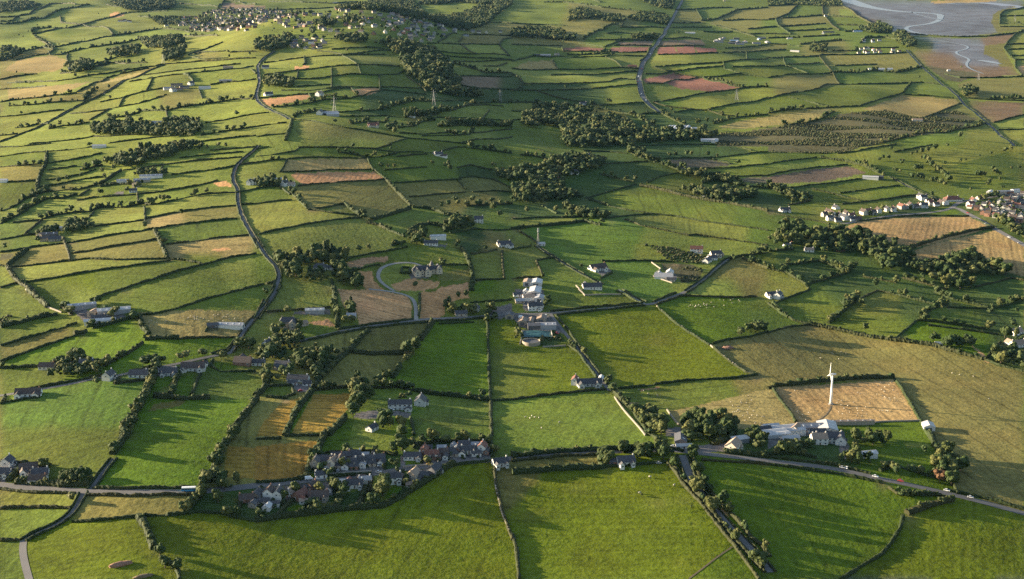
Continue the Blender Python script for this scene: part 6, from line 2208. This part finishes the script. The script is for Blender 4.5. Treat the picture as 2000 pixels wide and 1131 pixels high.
# ------------------------------------------------------------------ estuary water
def channel(t, pts, wid, name='water'):
    pl = tile(t, pts); P = smooth_line(world(pl), 2); Q, s = resample(P, 12); w = np.interp(np.linspace(0, 1, len(Q)), np.linspace(0, 1, len(wid)), wid)
    v, f = ribbon(Q, w*.75, 0.5); tag(link(name, mesh(name, v, f, M['water'], True)), 'pale water channel winding through the mud', None, None, 'structure')
channel('A4', [(560,-20),(700,30),(800,60),(1000,90),(1200,100),(1350,112),(1345,140),(1330,165),(1250,190),(1100,205),(1070,225),(1120,250),(1250,272),(1560,282)], [120, 110, 90, 60, 34, 30, 22, 14])
channel('A4', [(1310,312),(1420,330),(1530,350),(1570,372),(1530,390),(1465,402),(1475,425),(1580,462),(1550,490),(1550,520),(1600,548),(1680,575)], [8, 9, 10, 12, 12, 9, 6])
channel('A4', [(1400,30),(1600,20),(1998,60)], [30, 60, 90])
channel('A4', [(1110,90),(1180,120),(1380,165),(1750,160)], [8, 10, 10, 8])
channel('A4', [(1640,470),(1720,480),(1810,500)], [30, 40, 20])

# ------------------------------------------------------------------ sheep
def sheep_mesh():
    body, f = ICO1; v = body*np.array([.62, .34, .36])+[0, 0, .72]; b = MB(); b.add(v, [tuple(x) for x in f], 0)
    hd = ICO0[0]*np.array([.19, .11, .13])+[.74, 0, .98]; b.add(hd, [tuple(x) for x in ICO0[1]], 1)
    b.tube([(.5, 0, .85), (.7, 0, .97)], [.16, .1], 6, 0)
    for x in (-.36, .36):
        for y in (-.15, .15): b.tube([(x, y, .55), (x+.02, y, .28), (x, y, 0)], [.075, .05, .045], 5, 1)
    return b.mesh('sheep', [M['wool'], M['hide']], True)
SH = sheep_mesh()
def sheep(t, spots, label, group, s=1.05):
    for x, y in spots:
        X, Y, p = at(t, x, y); o = link('sheep', SH, None, (X, Y, float(height(X, Y))-.02), random.uniform(0, 6.28), (s, s, s)); tag(o, label, 'sheep', group)
def scatter(n, poly, seed):
    r = random.Random(seed); xs = [p[0] for p in poly]; ys = [p[1] for p in poly]; out = []
    cs = [(r.uniform(min(xs), max(xs)), r.uniform(min(ys), max(ys))) for _ in range(max(3, n//7))]; wx, wy = (max(xs)-min(xs))*.09, (max(ys)-min(ys))*.09
    while len(out) < n:
        c = r.choice(cs); x, y = r.gauss(c[0], wx), r.gauss(c[1], wy)
        if inpoly(np.array([x]), np.array([y]), poly)[0]: out.append((x, y))
    return out
sheep('C4', scatter(58, [(90,790),(970,720),(1140,1000),(250,1020)], 1), 'sheep grazing in the tan field round the wind turbine', 'sheep around the turbine')
sheep('C3', scatter(40, [(1450,950),(1980,790),(1990,1090),(1500,1080)], 2), 'sheep grazing the straw coloured field left of the turbine field', 'sheep in the straw field')
sheep('C3', scatter(26, [(1280,80),(1900,70),(1950,140),(1330,170)], 3), 'sheep in the green pasture below the white hillside house', 'sheep in the upper pasture')
sheep('C3', [(105,1000),(140,1010),(155,992),(178,1002),(210,1006),(230,1086),(370,1040)], 'sheep in a loose flock on the broad pasture between hedges', 'flock on the pasture', 1.4)
sheep('C1', scatter(44, [(1150,230),(1950,180),(1850,350),(1200,350)], 4), 'sheep dotting the straw coloured field by the kennels', 'sheep by the kennels')
sheep('C4', scatter(7, [(20,380),(600,400),(800,560),(100,560)], 5)+scatter(4, [(1100,600),(1900,700),(1900,950),(1300,950)], 6), 'sheep on the wide olive field behind the turbine', 'sheep on the olive field')
for (x, y), lb in (((1076,342),'white sheep alone near the small roadside house'),((1265,407),'white sheep close to the avenue hedge'),((996,466),'white sheep standing beside a dark tuft of grass')): sheep('D3', [(x, y)], lb, None, 1.7)
sheep('C3', scatter(8, [(900,790),(1500,740),(1700,720),(1300,880)], 8), 'sheep strung along the strip of pasture behind the wall', 'sheep behind the wall')

# ------------------------------------------------------------------ vehicles
def car_parts(L=4.3, W=1.8, Hh=1.5, van=False):
    b = MB(); a, w = L/2, W/2
    sec = [(-a, .45, .8), (-a*.9, .35, .95), (-a*.3, .3, .98), (a*.45, .3, .95), (a*.95, .35, .82), (a, .45, .7)] if not van else [(-a, .4, 1.0), (-a*.95, .3, 1.1), (0, .3, 1.1), (a*.6, .3, 1.1), (a*.95, .35, 1.0), (a, .45, .8)]
    for i, (x, z0, z1) in enumerate(sec): b.v += [(x, -w, z0), (x, w, z0), (x, w*.97, z1), (x, -w*.97, z1)]
    for i in range(len(sec)-1):
        for k in range(4): b.f.append([i*4+k, i*4+(k+1) % 4, (i+1)*4+(k+1) % 4, (i+1)*4+k]); b.m.append(0)
    b.f += [[3, 2, 1, 0], [len(sec)*4-4+k for k in range(4)]]; b.m += [0, 0]
    x0, x1, x2, x3 = (-a*.85, -a*.55, a*.15, a*.48) if not van else (-a*.97, -a*.95, a*.5, a*.75)
    zb, zt = (.94, Hh) if not van else (1.08, Hh)
    roof = [(x1, -w*.8, zt), (x2, -w*.8, zt), (x2, w*.8, zt), (x1, w*.8, zt)]; low = [(x0, -w*.95, zb), (x3, -w*.95, zb), (x3, w*.95, zb), (x0, w*.95, zb)]
    b.add([(x, y, z+.03) for x, y, z in roof]+[(x, y, z-.02) for x, y, z in roof], [(0,1,2,3),(7,6,5,4),(0,4,5,1),(1,5,6,2),(2,6,7,3),(3,7,4,0)])
    g = MB(); g.add(low+roof, [(0,1,5,4),(1,2,6,5),(2,3,7,6),(3,0,4,7)])
    wh = MB(); wh.tube([(0, -.11, 0), (0, .11, 0)], .33, 12)
    return b, g, wh, [(-L*.3, -w+.08), (L*.3, -w+.08), (-L*.3, w-.08), (L*.3, w-.08)]
def vehicle(t, x, y, ang, paint, label, group=None, name='car', L=4.3, W=1.8, Hh=1.5, van=False):
    X, Y, p = at(t, x, y); b, g, wh, ws = car_parts(L, W, Hh, van)
    o = link(name, None, None, (X, Y, float(height(X, Y))+.42), R(ang)); bd = link('body', b.mesh('body', M['paint_'+paint]), o); link('window', (g.mesh('window', M['glass' if not van else 'paint_'+paint])), o)
    wm = wh.mesh('wheel', M['tyre'])
    for wx, wy in ws: link('wheel', wm, o, (wx, wy, .33))
    if label: tag(o, label, name, group)
    else:
        i, rel = relation(*p); queue(o, f'{paint} {name} on the road {rel}', p[0], p[1], name, 'cars on the roads')
vehicle('D4', 1035, 371, -27, 'red', 'bright red car driving on the lower main road')
vehicle('D4', 838, 338, -27, 'white', 'white car following on the road behind the red car')
vehicle('D4', 580, 268, -24, 'silver', 'silver car by the garden entrance of the main road')
vehicle('D4', 615, 270, 60, 'white', 'white car turning out of the garden entrance')
vehicle('D4', 1395, 447, -27, 'white', 'white car passing the dark garden grove')
vehicle('D4', 1580, 500, -27, 'silver', 'silver car on the main road past the grove')
vehicle('D2', 412, 357, 12, 'white', 'white van at the road end of the village', None, 'van', 5.6, 2.0, 2.3, True)
vehicle('D2', 958, 303, 16, 'white', 'white car on the village road by the corner hedge')
vehicle('D2', 590, 278, 80, 'white', 'white van parked in front of the upper village row', None, 'van', 5.4, 2.0, 2.2, True)
vehicle('D2', 640, 292, 80, 'silver', 'silver car parked in front of the upper village row')
vehicle('D2', 1355, 242, 8, 'yellow', 'yellow car outside the roadside village row')
vehicle('D2', 960, 250, 80, 'white', 'white car parked at the end of the upper village row')
vehicle('D3', 1262, 103, 0, 'white', 'white car parked first in the crossroads yard')
vehicle('D3', 1300, 107, 0, 'silver', 'silver car parked second in the crossroads yard')
vehicle('D3', 1345, 108, 0, 'red', 'red car parked in the crossroads yard')
vehicle('D3', 1385, 108, 0, 'white', 'white van parked last in the crossroads yard', None, 'van', 5.4, 2.0, 2.2, True)
vehicle('D3', 1145, 232, 0, 'silver', 'silver car parked beside the lone roadside house')
vehicle('C3', 70, 222, 30, 'white', 'white van in the central farmyard', None, 'van', 5.4, 2.0, 2.3, True)
vehicle('C3', 262, 213, 80, 'white', 'white van beside the sunlit tan barn', None, 'van', 5.4, 2.0, 2.3, True)
vehicle('C3', 350, 345, -50, 'red', 'red car left on the farm lane')
vehicle('C2', 1060, 945, 0, 'white', 'white car on the yard of the two-storey farmhouse')
vehicle('C2', 350, 795, 20, 'red', 'red car on the forecourt of the long bungalow')
vehicle('D1', 200, 305, 20, 'white', 'white car parked in the lower road gardens')
cr = random.Random(9)
for x, y in [(1262,95),(1240,150),(1222,195),(1165,300),(1110,375),(1075,425),(1048,470),(1010,540),(990,600),(988,640),(995,690),(1015,740),(1030,770),(1045,788)]:
    vehicle('A3', x+cr.uniform(-6, 6), y, 75+cr.uniform(-10, 10), cr.choice(['white', 'white', 'silver', 'red']), None, None, *cr.choice([('car', 4.6, 1.9, 1.5, False), ('van', 6, 2.2, 2.5, True)]))
for x, y in [(1560,535),(1650,590),(1700,620),(1880,725),(1960,770),(1520,430),(1590,435),(1640,425),(1700,420),(1760,405),(1850,395),(1900,390)]:
    vehicle('B4', x, y, cr.choice([-38, 15]), cr.choice(['white', 'silver', 'black', 'red']), None)
def bus():
    X, Y, p = at('D1', 1480, 447); root = link('bus', None, None, (X, Y, float(height(X, Y))+.3), R(4)); tag(root, 'blue and white bus running along the lower road under the hedge', 'bus')
    b = MB(); b.box(-5.2, 5.2, -1.25, 1.25, .35, 1.35, 0); b.box(-5.15, 5.1, -1.22, 1.22, 2.35, 3.05, 1); b.box(-5.1, 5.05, -1.15, 1.15, 1.3, 2.4, 0); link('body', b.mesh('body', [M['paint_blue'], M['paint_white']]), root)
    for s in (-1, 1):
        for k in range(6):
            g = MB(); g.box(-.7, .7, -.03, .03, -.42, .42); link('window', g.mesh('window', M['glass']), root, (-4.1+1.6*k, s*1.2, 1.86))
    g = MB(); g.box(-.03, .03, -1.0, 1.0, -.5, .5); link('windscreen', g.mesh('windscreen', M['glass']), root, (5.12, 0, 1.86))
    w = MB(); w.tube([(0, -.15, 0), (0, .15, 0)], .48, 12); wm = w.mesh('wheel', M['tyre'])
    for x in (-3.2, 3.4):
        for y in (-1.12, 1.12): link('wheel', wm, root, (x, y, .48))
bus()
flush_labels()

# ------------------------------------------------------------------ air, sky, sun, camera
def air():
    m = bpy.data.materials.new('air'); m.use_nodes = True; nt = m.node_tree; nt.nodes.clear()
    out = nt.nodes.new('ShaderNodeOutputMaterial'); v = nt.nodes.new('ShaderNodeVolumePrincipled')
    v.inputs['Color'].default_value = (0.28, 0.55, 1.0, 1); v.inputs['Density'].default_value = HAZE; v.inputs['Anisotropy'].default_value = 0.2
    nt.links.new(v.outputs[0], out.inputs['Volume'])
    b = MB(); zmin = -60; b.box(-17000, 17000, -600, 17000, zmin, CAMH+25)
    tag(link('haze', b.mesh('haze', m)), 'thin blue haze over the far farmland', 'haze', None, 'stuff')
HAZE = 0.45e-5
air()
w = bpy.data.worlds.new('World'); scene.world = w; w.use_nodes = True
nt = w.node_tree; bg = nt.nodes['Background']
sky = nt.nodes.new('ShaderNodeTexSky'); sky.sky_type = 'NISHITA'; sky.sun_disc = False
sky.sun_elevation = SUN_EL; sky.sun_rotation = SUN_AZ; sky.altitude = 300; sky.dust_density = 1.5
nt.links.new(sky.outputs[0], bg.inputs[0]); bg.inputs[1].default_value = 0.078
sl = bpy.data.lights.new('sun', 'SUN'); sl.energy = 5.0; sl.angle = R(0.5); sl.color = (1.0, 0.83, 0.57)
so = bpy.data.objects.new('sun', sl); COL.objects.link(so)
from mathutils import Vector
so.rotation_euler = Vector(SUNV).to_track_quat('Z', 'Y').to_euler()
cam = bpy.data.cameras.new('camera'); cam.sensor_width = 36; cam.lens = 18/math.tan(HFOV/2); cam.clip_start = 1; cam.clip_end = 40000
co = bpy.data.objects.new('camera', cam); COL.objects.link(co); co.location = (0, 0, CAMH); co.rotation_euler = (math.pi/2-PITCH, 0, 0)
scene.camera = co
scene.view_settings.view_transform = 'Standard'; scene.view_settings.look = 'None'; scene.view_settings.gamma = 1.0; scene.view_settings.exposure = EXPO = 1.88
scene.render.engine = 'CYCLES'
scene.cycles.max_bounces = 4; scene.cycles.diffuse_bounces = 2; scene.cycles.volume_bounces = 0
scene.cycles.use_denoising = False
scene.cycles.denoiser = 'OPENIMAGEDENOISE'
scene.cycles.denoising_prefilter = 'ACCURATE'
print('total', len(bpy.data.objects), round(time.time()-T0, 1))
